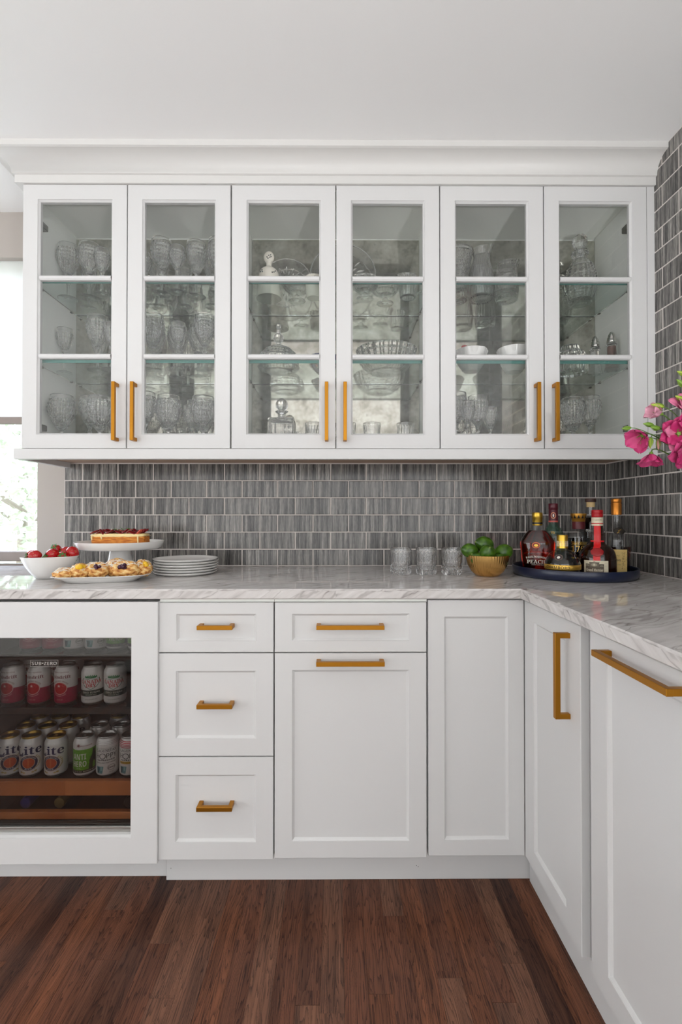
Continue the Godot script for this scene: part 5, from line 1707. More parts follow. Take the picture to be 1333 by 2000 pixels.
# a stemmed glass of solid crystal: bowl radius r, height h, share of the height that is stem; diamond cuts round the bowl
func goblet(r: float, h: float, stem: float, foot: float, close: float, fine := 11.0, plain_rim := 0.16) -> ArrayMesh:
	var k := Mk.new()
	var pf := PackedVector2Array([Vector2(0, 0.0018), Vector2(foot * 0.6, 0.0008), Vector2(foot * 0.96, 0.0), Vector2(foot, 0.0012), Vector2(foot * 0.94, 0.0028), Vector2(foot * 0.4, 0.006), Vector2(0.008, 0.011)])
	var y0 := h * stem
	pf.append_array([Vector2(0.0052, 0.018), Vector2(0.0046, y0 * 0.5), Vector2(0.0058, y0 * 0.66), Vector2(0.0098, y0 * 0.74), Vector2(0.0058, y0 * 0.83), Vector2(0.0085, y0 * 0.93)])
	var first := pf.size()
	var n := 36
	for i in n + 1:
		var t := float(i) / n
		var s := sin(minf(t * 1.18 + 0.2, 1.0) * PI / 2)
		var rr := r * s * (1.0 - (1.0 - close) * smoothstep(0.55, 1.0, t))
		pf.append(Vector2(maxf(rr, 0.0095), y0 + (h - y0) * (0.02 + 0.97 * t)))
	var last := pf.size() - 1
	var rim := pf[last].x
	pf.append_array([Vector2(rim - 0.0007, h), Vector2(rim - 0.0016, h - 0.001)])
	for i in 8:
		var p: Vector2 = pf[last - 1 - i * 4]
		pf.append(Vector2(maxf(p.x - 0.0032, 0.001), p.y + 0.001))
	pf.append(Vector2(0, y0 + (h - y0) * 0.09))
	k.lathe(pf, 112, Vector3.ZERO, func(a: float, y: float, rr: float, i: int) -> float:
		if i > first and i <= last:
			var t := (y - y0) / (h - y0)
			if t < 1.0 - plain_rim:
				var d := cos(a * fine + t * 25.0) * cos(a * fine - t * 25.0)
				return rr * (1.0 + 0.07 * d)
		if i >= 1 and i < 6:
			return rr * (1.0 + 0.012 * cos(a * 16.0))
		return rr, true)
	return k.done()

# any other turned piece of solid crystal; pat: 0 plain, 1 diamonds, 2 flutes, 3 scallops at the rim
func crystal(outer: Array, inner: Array, seg := 64, pat := 1, fine := 14.0, amp := 0.03, squash := Vector2.ONE) -> ArrayMesh:
	var k := Mk.new()
	var pf := PackedVector2Array()
	for p in outer:
		pf.append(p)
	var n := pf.size()
	for p in inner:
		pf.append(p)
	var top := pf[n - 1].y
	k.lathe(pf, seg, Vector3.ZERO, func(a: float, y: float, r: float, i: int) -> float:
		if i >= n or i < 2:
			return r
		if pat == 1:
			return r * (1.0 + amp * cos(a * fine + y * 240.0) * cos(a * fine - y * 240.0))
		if pat == 2:
			return r * (1.0 + amp * absf(sin(a * fine)))
		if pat == 3:
			return r * (1.0 + amp * cos(a * fine) * smoothstep(0.4, 1.0, y / top))
		return r, true, 0.0, 1.0, squash)
	return k.done()

func dense(pts: Array, step := 0.006) -> Array:
	var out := []
	for i in pts.size() - 1:
		var a: Vector2 = pts[i]
		var b: Vector2 = pts[i + 1]
		var n := maxi(1, int(ceil(a.distance_to(b) / step)))
		for k in n:
			out.append(a.lerp(b, float(k) / n))
	out.append(pts[-1])
	return out

func loop_handle(a: Vector3, b: Vector3, out: Vector3, r := 0.0045) -> ArrayMesh:
	var k := Mk.new()
	var pts := PackedVector3Array()
	for i in 15:
		var t := i / 14.0
		pts.append(a.bezier_interpolate(a + out, b + out, b, t))
	k.tube(pts, PackedFloat32Array([r]), 10)
	return k.done()

func stand_glass(kind: String, label: String, category: String, group: String, at: Vector3, turn := 0.0) -> void:
	var o := obj(kind, cut[kind], M.crystal)
	o.position = at
	o.rotation.y = turn
	tag(o, label, category, group)

func make_crystal() -> void:
	cut["water_goblet"] = goblet(0.041, 0.202, 0.42, 0.037, 0.9)
	cut["wine_glass"] = goblet(0.0295, 0.165, 0.46, 0.03, 0.92, 8.0, 0.2)
	cut["balloon_goblet"] = goblet(0.049, 0.186, 0.3, 0.038, 0.82, 12.0, 0.12)
	cut["tumbler_glass"] = tumbler(0.034, 0.085)
	var floors := [1.4002, 1.6997, 1.9917]
	var shelf_names := ["cabinet floor", "lower glass shelf", "upper glass shelf"]
	var door_names := ["leftmost", "second"]
	# left unit: [kind, x, z] on each level, front row then the glasses between and behind
	var sets := [
		[["balloon_goblet", -1.048, 0.215], ["balloon_goblet", -0.912, 0.2], ["balloon_goblet", -0.641, 0.215], ["balloon_goblet", -0.512, 0.2],
			["water_goblet", -0.985, 0.13], ["water_goblet", -0.82, 0.12], ["water_goblet", -0.735, 0.2], ["wine_glass", -0.578, 0.14], ["water_goblet", -0.43, 0.11], ["wine_glass", -0.69, 0.12], ["water_goblet", -0.575, 0.07], ["wine_glass", -0.9, 0.09], ["water_goblet", -0.49, 0.075]],
		[["water_goblet", -0.926, 0.19], ["wine_glass", -1.07, 0.16], ["wine_glass", -0.862, 0.21], ["water_goblet", -0.705, 0.2], ["wine_glass", -0.603, 0.22], ["water_goblet", -0.508, 0.2], ["wine_glass", -0.8, 0.18],
			["water_goblet", -0.835, 0.1], ["water_goblet", -0.56, 0.1], ["wine_glass", -0.43, 0.15], ["wine_glass", -0.97, 0.085], ["water_goblet", -0.74, 0.09], ["water_goblet", -0.65, 0.085], ["water_goblet", -0.46, 0.08]],
		[["water_goblet", -1.058, 0.16], ["water_goblet", -0.97, 0.17], ["wine_glass", -0.905, 0.2], ["wine_glass", -0.755, 0.17], ["water_goblet", -0.675, 0.2], ["wine_glass", -0.608, 0.22], ["water_goblet", -0.546, 0.18],
			["water_goblet", -0.85, 0.12], ["water_goblet", -0.455, 0.2], ["wine_glass", -0.62, 0.09], ["wine_glass", -1.02, 0.075], ["water_goblet", -0.73, 0.085], ["water_goblet", -0.5, 0.09], ["wine_glass", -0.81, 0.2]]]
	var kind_words := {"water_goblet": "tall crystal goblet", "wine_glass": "small wine glass", "balloon_goblet": "wide crystal goblet"}
	var order := ["first", "second", "third", "fourth", "fifth", "sixth", "seventh"]
	for level in 3:
		for door in 2:
			for kind in ["balloon_goblet", "water_goblet", "wine_glass"]:
				var here := []
				for e in sets[level]:
					if e[0] == kind and (float(e[1]) < -0.752) == (door == 0):
						here.append(e)
				here.sort_custom(func(a, b): return a[1] < b[1])
				for i in here.size():
					var e: Array = here[i]
					var where: String = "" if here.size() == 1 else ", %s from left" % order[i]
					stand_glass(kind, "%s on the %s behind the %s door%s" % [kind_words[kind], shelf_names[level], door_names[door], where], "goblet" if kind != "wine_glass" else "wine glass",
						"stemware on the %s of the cabinet by the window" % shelf_names[level], Vector3(e[1], floors[level], e[2]), float(e[1]) * 7.0)
	# right unit, cabinet floor
	var rset := [["water_goblet", 0.468, 0.2, "tall crystal goblet on the cabinet floor at the left of the fifth door"], ["water_goblet", 0.565, 0.15, "tall crystal goblet on the cabinet floor, second behind the fifth door"], ["wine_glass", 0.505, 0.22, "small crystal wine glass between two goblets behind the fifth door"], ["wine_glass", 0.625, 0.12, "small crystal wine glass at the back right behind the fifth door"],
		["balloon_goblet", 0.925, 0.19, "wide crystal goblet, larger of the pair behind the rightmost door"], ["water_goblet", 1.02, 0.14, "crystal goblet right of the larger one behind the rightmost door"], ["wine_glass", 0.87, 0.1, "small crystal wine glass left of the pair behind the rightmost door"]]
	for e in rset:
		stand_glass(e[0], e[3], "goblet" if e[0] != "wine_glass" else "wine glass", "stemware on the floor of the right cabinet", Vector3(e[1], floors[0], e[2]), float(e[1]) * 5.0)

	# ---- middle unit, upper shelf
	var up: float = floors[2]
	var low: float = floors[1]
	var base: float = floors[0]
	var ivory := mat(c8(240, 234, 220), 0.22)
	var clover := mat(c8(40, 52, 44), 0.5)
	var bell := thing("ceramic_bell", "ivory ceramic bell with a round knob, painted with small dark sprigs", "bell", Vector3(-0.264, up, 0.165))
	var bp := smooth_profile([Vector2(0.05, 0.0), Vector2(0.049, 0.008), Vector2(0.045, 0.03), Vector2(0.0425, 0.06), Vector2(0.039, 0.088), Vector2(0.03, 0.105), Vector2(0.0135, 0.117), Vector2(0.0105, 0.127), Vector2(0.0125, 0.136)])
	var k := Mk.new()
	var inner := PackedVector2Array(bp)
	k.lathe(inner, 40)
	k.lathe(PackedVector2Array([Vector2(0, 0.11), Vector2(0.03, 0.09), Vector2(0.042, 0.03), Vector2(0.048, 0.0), Vector2(0.05, 0.0)]), 40)
	obj("shell", k.done(), ivory, bell)
	k = Mk.new()
	k.blob(Vector3(0, 0.156, 0), Vector3(0.021, 0.024, 0.012), 14, 24)
	obj("knob", k.done(), ivory, bell)
	k = Mk.new()
	for p in [[-0.006, 0.152], [0.001, 0.158], [0.008, 0.16], [-0.002, 0.147], [0.005, 0.151], [0.01, 0.153]]:
		k.blob(Vector3(p[0], p[1], 0.0117), Vector3(0.0028, 0.0024, 0.0008), 5, 8)
	for p in [[-0.028, 0.085], [-0.022, 0.09], [-0.02, 0.082], [0.024, 0.082], [0.028, 0.088], [0.018, 0.079], [0.0, 0.05], [0.007, 0.046], [-0.006, 0.044]]:
		k.blob(surface(bp).call(p[0], p[1]), Vector3(0.0034, 0.003, 0.0015), 5, 8)
	obj("sprig", k.done(), clover, bell)
	var cup := thing("ceramic_cup", "small ivory cup with dark sprigs on the upper shelf, right of the bell", "cup", Vector3(-0.086, up, 0.17))
	obj("vessel", turned([Vector2(0, 0.001), Vector2(0.026, 0.0), Vector2(0.029, 0.004), Vector2(0.0325, 0.035), Vector2(0.0335, 0.074), Vector2(0.032, 0.0748), Vector2(0.031, 0.035), Vector2(0.026, 0.006), Vector2(0, 0.005)], 36), ivory, cup)
	obj("handle", loop_handle(Vector3(0.032, 0.06, 0), Vector3(0.031, 0.02, 0), Vector3(0.03, 0, 0), 0.0035), ivory, cup)
	k = Mk.new()
	for p in [[-0.002, 0.058], [0.004, 0.062], [0.001, 0.052]]:
		k.blob(Vector3(p[0], p[1], 0.0329), Vector3(0.003, 0.0026, 0.001), 5, 8)
	obj("sprig", k.done(), clover, cup)
	# large cut plate leaning against the mirror
	cut["crystal_plate"] = crystal([Vector2(0, 0.0), Vector2(0.06, 0.0), Vector2(0.075, 0.003), Vector2(0.1, 0.008), Vector2(0.125, 0.013), Vector2(0.135, 0.0155)], [Vector2(0.134, 0.0175), Vector2(0.12, 0.016), Vector2(0.09, 0.0105), Vector2(0.06, 0.006), Vector2(0, 0.005)], 96, 2, 14.0, 0.035)
	var rays := Mk.new()
	for n in 28:
		var a := TAU * n / 28
		var d := Vector3(cos(a), 0, sin(a))
		rays.blob(d * (0.075 if n % 2 else 0.055) + Vector3(0, 0.0075, 0), Vector3(0.0045, 0.004, 0.02 if n % 2 else 0.013), 6, 8, null, Basis(Vector3.UP, PI / 2 - a))
	var ring := PackedVector3Array()
	for n in 72:
		ring.append(Vector3(cos(TAU * n / 72) * 0.134, 0.0168, sin(TAU * n / 72) * 0.134))
	rays.tube(ring, PackedFloat32Array([0.0032, 0.0022]), 8, true)
	cut["plate_rays"] = rays.done()
	for e in [[0.03, 0.028, 0.136, "large round cut crystal plate standing upright against the mirror", 1.0], [-0.205, 0.03, 0.105, "smaller crystal plate upright behind the ivory bell", 0.76]]:
		var pl := thing("crystal_plate", e[3], "plate", Vector3(e[0], up, 0.03), "crystal plates propped on the upper shelf")
		var ro := Basis(Vector3.RIGHT, PI / 2 - 0.13)
		for part in [["dish", "crystal_plate"], ["cut_ray", "plate_rays"]]:
			var o := obj(part[0], cut[part[1]], M.crystal, pl)
			o.transform = Transform3D(ro.scaled(Vector3.ONE * float(e[4])), Vector3(0, e[2], e[1]))
	# creamer
	var small_jug := crystal(dense([Vector2(0, 0.001), Vector2(0.026, 0.0), Vector2(0.031, 0.004), Vector2(0.034, 0.03), Vector2(0.031, 0.052), Vector2(0.034, 0.078)]), [Vector2(0.0325, 0.079), Vector2(0.029, 0.052), Vector2(0.031, 0.03), Vector2(0.025, 0.008), Vector2(0, 0.007)], 56, 1, 10.0, 0.03)
	jug("crystal_creamer", "small crystal creamer at the right end of the middle cabinet's upper shelf", small_jug, Vector3(0.285, up, 0.17), Vector3(0.031, 0.07, 0), Vector3(0.031, 0.02, 0), 0.045)
	# footed bowls, standing on the upper shelf
	cut["sweet_bowl"] = crystal(dense([Vector2(0, 0.001), Vector2(0.032, 0.0), Vector2(0.034, 0.003), Vector2(0.014, 0.012), Vector2(0.011, 0.024), Vector2(0.03, 0.034), Vector2(0.05, 0.05), Vector2(0.058, 0.068)]), [Vector2(0.0565, 0.0695), Vector2(0.046, 0.052), Vector2(0.028, 0.039), Vector2(0, 0.034)], 64, 1, 12.0, 0.035)
	for e in [[-0.155, 0.14, "footed crystal sweet bowl beside the ivory bell"], [0.115, 0.16, "footed crystal sweet bowl in front of the large upright plate"], [0.2, 0.12, "footed crystal sweet bowl left of the creamer"]]:
		stand_glass("sweet_bowl", e[2], "bowl", "footed crystal bowls on the middle cabinet's upper shelf", Vector3(e[0], up, e[1]))

	# ---- middle unit, lower shelf
	var dome := thing("covered_dish", "crystal dish with a domed lid and a tall faceted finial", "dish", Vector3(-0.225, low, 0.17))
	obj("lid", crystal(dense([Vector2(0.079, 0.022), Vector2(0.08, 0.024), Vector2(0.079, 0.04), Vector2(0.07, 0.062), Vector2(0.05, 0.082), Vector2(0.024, 0.094), Vector2(0.01, 0.1), Vector2(0.008, 0.106), Vector2(0.016, 0.112), Vector2(0.021, 0.124), Vector2(0.016, 0.137), Vector2(0.008, 0.143), Vector2(0.006, 0.16), Vector2(0.01, 0.172), Vector2(0.007, 0.182), Vector2(0, 0.185)]), [], 64, 1, 16.0, 0.02), M.crystal, dome)
	obj("dish", crystal(dense([Vector2(0, 0.001), Vector2(0.05, 0.0), Vector2(0.054, 0.004), Vector2(0.074, 0.012), Vector2(0.083, 0.02)]), [Vector2(0.081, 0.0215), Vector2(0.05, 0.01), Vector2(0, 0.009)], 64, 1, 16.0, 0.025), M.crystal, dome)
	var china := blank(256, 64, c8(34, 44, 92))
	rng.seed = 6
	for n in 60:
		disc(china, rng.randf() * 256, rng.randf() * 64, rng.randf_range(3, 8), rng.randf_range(3, 7), [c8(170, 50, 46), c8(222, 214, 204), c8(70, 96, 150)][n % 3])
	var cb := thing("patterned_bowl", "small blue and red patterned bowl behind the stile of the third door", "bowl", Vector3(-0.045, low, 0.16))
	obj("vessel", turned([Vector2(0, 0.001), Vector2(0.03, 0.0), Vector2(0.033, 0.004), Vector2(0.055, 0.025), Vector2(0.068, 0.05), Vector2(0.0665, 0.051), Vector2(0.052, 0.027), Vector2(0.03, 0.008), Vector2(0, 0.007)], 44), printed(china, 0.2), cb)
	stand_glass_mesh("fruit_bowl", "large diamond cut crystal bowl with a scalloped rim on the lower shelf", "bowl", crystal(dense([Vector2(0, 0.001), Vector2(0.06, 0.0), Vector2(0.066, 0.004), Vector2(0.09, 0.02), Vector2(0.108, 0.045), Vector2(0.118, 0.078)], 0.005), [Vector2(0.1165, 0.081), Vector2(0.104, 0.048), Vector2(0.086, 0.024), Vector2(0.06, 0.009), Vector2(0, 0.008)], 112, 1, 22.0, 0.03), Vector3(0.2, low, 0.165))
	# ---- middle unit, cabinet floor
	var dec := thing("square_decanter", "square crystal decanter with a round faceted stopper", "decanter", Vector3(-0.212, base, 0.17))
	k = Mk.new()
	k.lathe(PackedVector2Array([Vector2(0, 0.001), Vector2(0.056, 0.0), Vector2(0.0595, 0.004), Vector2(0.0595, 0.03), Vector2(0.0595, 0.06), Vector2(0.0595, 0.095), Vector2(0.054, 0.104), Vector2(0.03, 0.109), Vector2(0.016, 0.113), Vector2(0.0145, 0.125), Vector2(0.024, 0.133), Vector2(0.0255, 0.1365), Vector2(0.012, 0.1365), Vector2(0.011, 0.115), Vector2(0.05, 0.096), Vector2(0.053, 0.09), Vector2(0.053, 0.02), Vector2(0, 0.018)]), 64, Vector3.ZERO, func(a: float, y: float, r: float, i: int) -> float:
		if r < 0.045:
			return r
		var c := maxf(absf(cos(a)), absf(sin(a)))
		return r * lerpf(1.0, 0.86 / c, 0.85) * (1.0 + (0.02 * absf(sin(a * 20.0)) if i < 7 else 0.0)), true)
	obj("body", k.done(), M.crystal, dec)
	k = Mk.new()
	k.lathe(PackedVector2Array([Vector2(0, 0.112), Vector2(0.008, 0.112), Vector2(0.0095, 0.134), Vector2(0.018, 0.139)]), 20, Vector3.ZERO, null, true)
	k.blob(Vector3(0, 0.162, 0), Vector3(0.0245, 0.0265, 0.0245), 8, 10)
	obj("stopper", k.done(), M.crystal, dec)
	jug("glass_mug", "small crystal mug at the right of the square decanter", crystal([Vector2(0, 0.001), Vector2(0.024, 0.0), Vector2(0.027, 0.004), Vector2(0.028, 0.06)], [Vector2(0.0265, 0.061), Vector2(0.025, 0.01), Vector2(0, 0.008)], 48, 2, 9.0, 0.03), Vector3(-0.15, base, 0.11), Vector3(0.027, 0.045, 0), Vector3(0.027, 0.014, 0), 0.024)
	for e in [[-0.085, 0.2, "low crystal tumbler at the right of the third door"], [-0.02, 0.18, "low crystal tumbler between the third and fourth doors"], [0.045, 0.2, "low crystal tumbler at the left edge of the fourth door"], [0.14, 0.2, "low crystal tumbler in the middle behind the fourth door"], [0.27, 0.2, "low crystal tumbler at the right end behind the fourth door"]]:
		stand_glass("tumbler_glass", e[2], "tumbler", "low tumblers on the middle cabinet floor", Vector3(e[0], base - 0.0, e[1]))

	# ---- right unit, upper shelf
	stand_glass_mesh("crystal_vase", "wide diamond cut crystal vase at the left of the fifth door", "vase", crystal(dense([Vector2(0, 0.001), Vector2(0.036, 0.0), Vector2(0.04, 0.005), Vector2(0.034, 0.04), Vector2(0.04, 0.09), Vector2(0.052, 0.15), Vector2(0.058, 0.188)]), [Vector2(0.0565, 0.19), Vector2(0.048, 0.15), Vector2(0.035, 0.09), Vector2(0.029, 0.04), Vector2(0, 0.02)], 72, 1, 13.0, 0.03), Vector3(0.488, up, 0.15))
	jug("crystal_pitcher", "tall crystal pitcher with a curved spout on the right cabinet's upper shelf", crystal(dense([Vector2(0, 0.001), Vector2(0.042, 0.0), Vector2(0.046, 0.005), Vector2(0.051, 0.045), Vector2(0.045, 0.1), Vector2(0.032, 0.145), Vector2(0.029, 0.165), Vector2(0.036, 0.192)]), [Vector2(0.0345, 0.193), Vector2(0.0265, 0.163), Vector2(0.04, 0.1), Vector2(0.046, 0.045), Vector2(0.04, 0.012), Vector2(0, 0.01)], 64, 2, 16.0, 0.02), Vector3(0.578, up, 0.16), Vector3(-0.034, 0.18, 0), Vector3(-0.045, 0.08, 0), -0.05, 0.014)
	jug("crystal_jug", "low crystal jug with a loop handle right of the tall pitcher", crystal(dense([Vector2(0, 0.001), Vector2(0.038, 0.0), Vector2(0.042, 0.004), Vector2(0.047, 0.035), Vector2(0.042, 0.085), Vector2(0.037, 0.12), Vector2(0.039, 0.142)]), [Vector2(0.0375, 0.143), Vector2(0.035, 0.12), Vector2(0.04, 0.085), Vector2(0.042, 0.035), Vector2(0, 0.01)], 64, 1, 11.0, 0.025), Vector3(0.682, up, 0.15), Vector3(-0.037, 0.115, 0), Vector3(-0.044, 0.04, 0), -0.045, 0.008)
	var pin := thing("pineapple_decanter", "tall oval crystal decanter with a faceted stopper and ringed neck", "decanter", Vector3(0.995, up, 0.115))
	obj("body", crystal(dense([Vector2(0, 0.001), Vector2(0.03, 0.0), Vector2(0.04, 0.004), Vector2(0.058, 0.035), Vector2(0.063, 0.07), Vector2(0.06, 0.11), Vector2(0.047, 0.15), Vector2(0.026, 0.175), Vector2(0.021, 0.185), Vector2(0.03, 0.192), Vector2(0.033, 0.2), Vector2(0.029, 0.21), Vector2(0.022, 0.215)]), [Vector2(0.014, 0.216), Vector2(0.014, 0.18), Vector2(0.04, 0.14), Vector2(0.052, 0.08), Vector2(0.04, 0.02), Vector2(0, 0.014)], 72, 1, 9.0, 0.035), M.crystal, pin)
	obj("stopper", crystal(dense([Vector2(0, 0.19), Vector2(0.0105, 0.19), Vector2(0.012, 0.219), Vector2(0.019, 0.224), Vector2(0.0265, 0.243), Vector2(0.0255, 0.262), Vector2(0.016, 0.275), Vector2(0, 0.279)]), [], 40, 2, 7.0, 0.08), M.crystal, pin)
	# ---- right unit, lower shelf: white dishes and a pair of shakers
	var sw := thing("shell_dish", "white scalloped dish with a red berry shaped knob behind the fifth door", "dish", Vector3(0.53, low, 0.185))
	obj("dish", crystal(dense([Vector2(0, 0.001), Vector2(0.03, 0.0), Vector2(0.033, 0.003), Vector2(0.05, 0.028), Vector2(0.062, 0.07)]), [Vector2(0.061, 0.072), Vector2(0.048, 0.03), Vector2(0, 0.007)], 56, 3, 6.0, 0.08), M.porcelain, sw)
	k = Mk.new()
	k.blob(Vector3(-0.035, 0.076, 0.03), Vector3(0.012, 0.009, 0.01), 8, 12)
	obj("knob", k.done(), mat(c8(160, 40, 48), 0.4), sw)
	stand_glass_mesh("white_dish", "plain white scalloped dish at the right edge of the fifth door", "dish", crystal(dense([Vector2(0, 0.001), Vector2(0.03, 0.0), Vector2(0.033, 0.003), Vector2(0.05, 0.03), Vector2(0.064, 0.078)]), [Vector2(0.063, 0.08), Vector2(0.048, 0.034), Vector2(0, 0.007)], 56, 3, 5.0, 0.07), Vector3(0.7, low, 0.18), M.porcelain)
	stand_glass_mesh("butter_dish", "low crystal butter dish with a ring of pearls on the lower shelf", "dish", crystal(dense([Vector2(0, 0.001), Vector2(0.058, 0.0), Vector2(0.062, 0.006), Vector2(0.064, 0.05), Vector2(0.055, 0.055), Vector2(0.05, 0.072), Vector2(0.034, 0.082), Vector2(0.03, 0.1), Vector2(0, 0.102)]), [], 64, 2, 12.0, 0.06), Vector3(0.93, low, 0.16))
	var chrome := mat(c8(206, 204, 200), 0.18, 1.0)
	for n in 2:
		var sh := thing("shaker", ["slender glass salt shaker with a ridged silver cap", "slender glass pepper shaker filled with brown pepper, ridged silver cap"][n], "shaker", Vector3([1.036, 1.073][n], low, [0.15, 0.2][n]), "silver capped shakers")
		obj("glass", crystal(dense([Vector2(0, 0.001), Vector2(0.024, 0.0), Vector2(0.026, 0.003), Vector2(0.02, 0.035), Vector2(0.0165, 0.06), Vector2(0.0155, 0.085), Vector2(0.019, 0.092), Vector2(0.015, 0.1), Vector2(0, 0.1)], 0.008), [], 32, 2, 4.0, 0.03), M.crystal, sh)
		k = Mk.new()
		var filled := [[Vector2(0, 0.006), Vector2(0.014, 0.006), Vector2(0.012, 0.035), Vector2(0, 0.036)], [Vector2(0, 0.006), Vector2(0.019, 0.006), Vector2(0.013, 0.016), Vector2(0.017, 0.018), Vector2(0.011, 0.03), Vector2(0.015, 0.032), Vector2(0.01, 0.05), Vector2(0.012, 0.085), Vector2(0, 0.086)]]
		k.lathe(PackedVector2Array(filled[n]), 20)
		obj("filling", k.done(), [mat(c8(240, 238, 234), 0.8), mat(c8(118, 74, 56), 0.8)][n], sh)
		obj("cap", turned([Vector2(0.0165, 0.099), Vector2(0.0175, 0.1), Vector2(0.0172, 0.109), Vector2(0.0155, 0.111), Vector2(0.0158, 0.119), Vector2(0.013, 0.121), Vector2(0.0128, 0.128), Vector2(0.0085, 0.136), Vector2(0.004, 0.142), Vector2(0, 0.1435)], 32), chrome, sh)

func stand_glass_mesh(called: String, label: String, category: String, mesh: Mesh, at: Vector3, m: Material = null) -> void:
	var o := obj(called, mesh, m if m else M.crystal)
	o.position = at
	tag(o, label, category)

# a jug: the vessel pulled out to a spout on the side away from its handle
func jug(called: String, label: String, mesh: ArrayMesh, at: Vector3, a: Vector3, b: Vector3, out: float, lift := 0.004) -> void:
	var t := thing(called, label, "jug" if called != "glass_mug" else "mug", at)
	if called != "glass_mug":
		var tool := MeshDataTool.new()
		tool.create_from_surface(mesh, 0)
		var top := mesh.get_aabb().end.y
		var s := -signf(out)
		for i in tool.get_vertex_count():
			var p := tool.get_vertex(i)
			var f := smoothstep(0.7, 1.0, p.y / top) * maxf(p.x * s, 0.0) / 0.035
			p.x += s * f * 0.012
			p.y += f * lift
			tool.set_vertex(i, p)
		var m := ArrayMesh.new()
		tool.commit_to_surface(m)
		mesh = m
	obj("vessel", mesh, M.crystal, t)
	obj("handle", loop_handle(a, b, Vector3(out, 0.004, 0)), M.crystal, t)

# ---------------------------------------------------------------- flowers at the right edge
func petal_mesh(l: float, w: float, cup: float, curl: float, seed_: int) -> ArrayMesh:
	var k := Mk.new()
	k.smooth = 1
	var n := noise(seed_, 40.0, 2)
	var at := func(u: float, v: float, side: float) -> Vector3:
		var half: float = w * (0.16 + 0.84 * sin(PI / 2 * minf(v / 0.62, 1.0))) * sqrt(maxf(1.0 - pow(maxf(v - 0.62, 0.0) / 0.385, 2.4), 0.0))
		var x := u * half
		var out: float = cup * sin(v * 2.2) + curl * pow(maxf(v - 0.55, 0.0) / 0.45, 2.0) * 1.6 - 9.0 * x * x
		out += 0.0028 * v * v * sin(u * 6.0 + seed_ * 1.7) + 0.0012 * v * sin(u * 13.0 + seed_)
		return Vector3(x, v * l, out + side)
	for s in [0, 1]:
		for i in 8:
			for j in 10:
				var q := []
				for c in [[0, 0], [1, 0], [1, 1], [0, 1]]:
					q.append(at.call(-1.0 + (i + c[0]) / 4.0, (j + c[1]) / 10.0, 0.0004 if s else 0.0))
				if s:
					k.quad(q[0], q[1], q[2], q[3])
				else:
					k.quad(q[3], q[2], q[1], q[0])
	return k.done()

func aim(dir: Vector3) -> Basis:
	var y := dir.normalized()
	var x := y.cross(Vector3(0.13, 0.2, 1)).normalized()
	return Basis(x, y, x.cross(y))

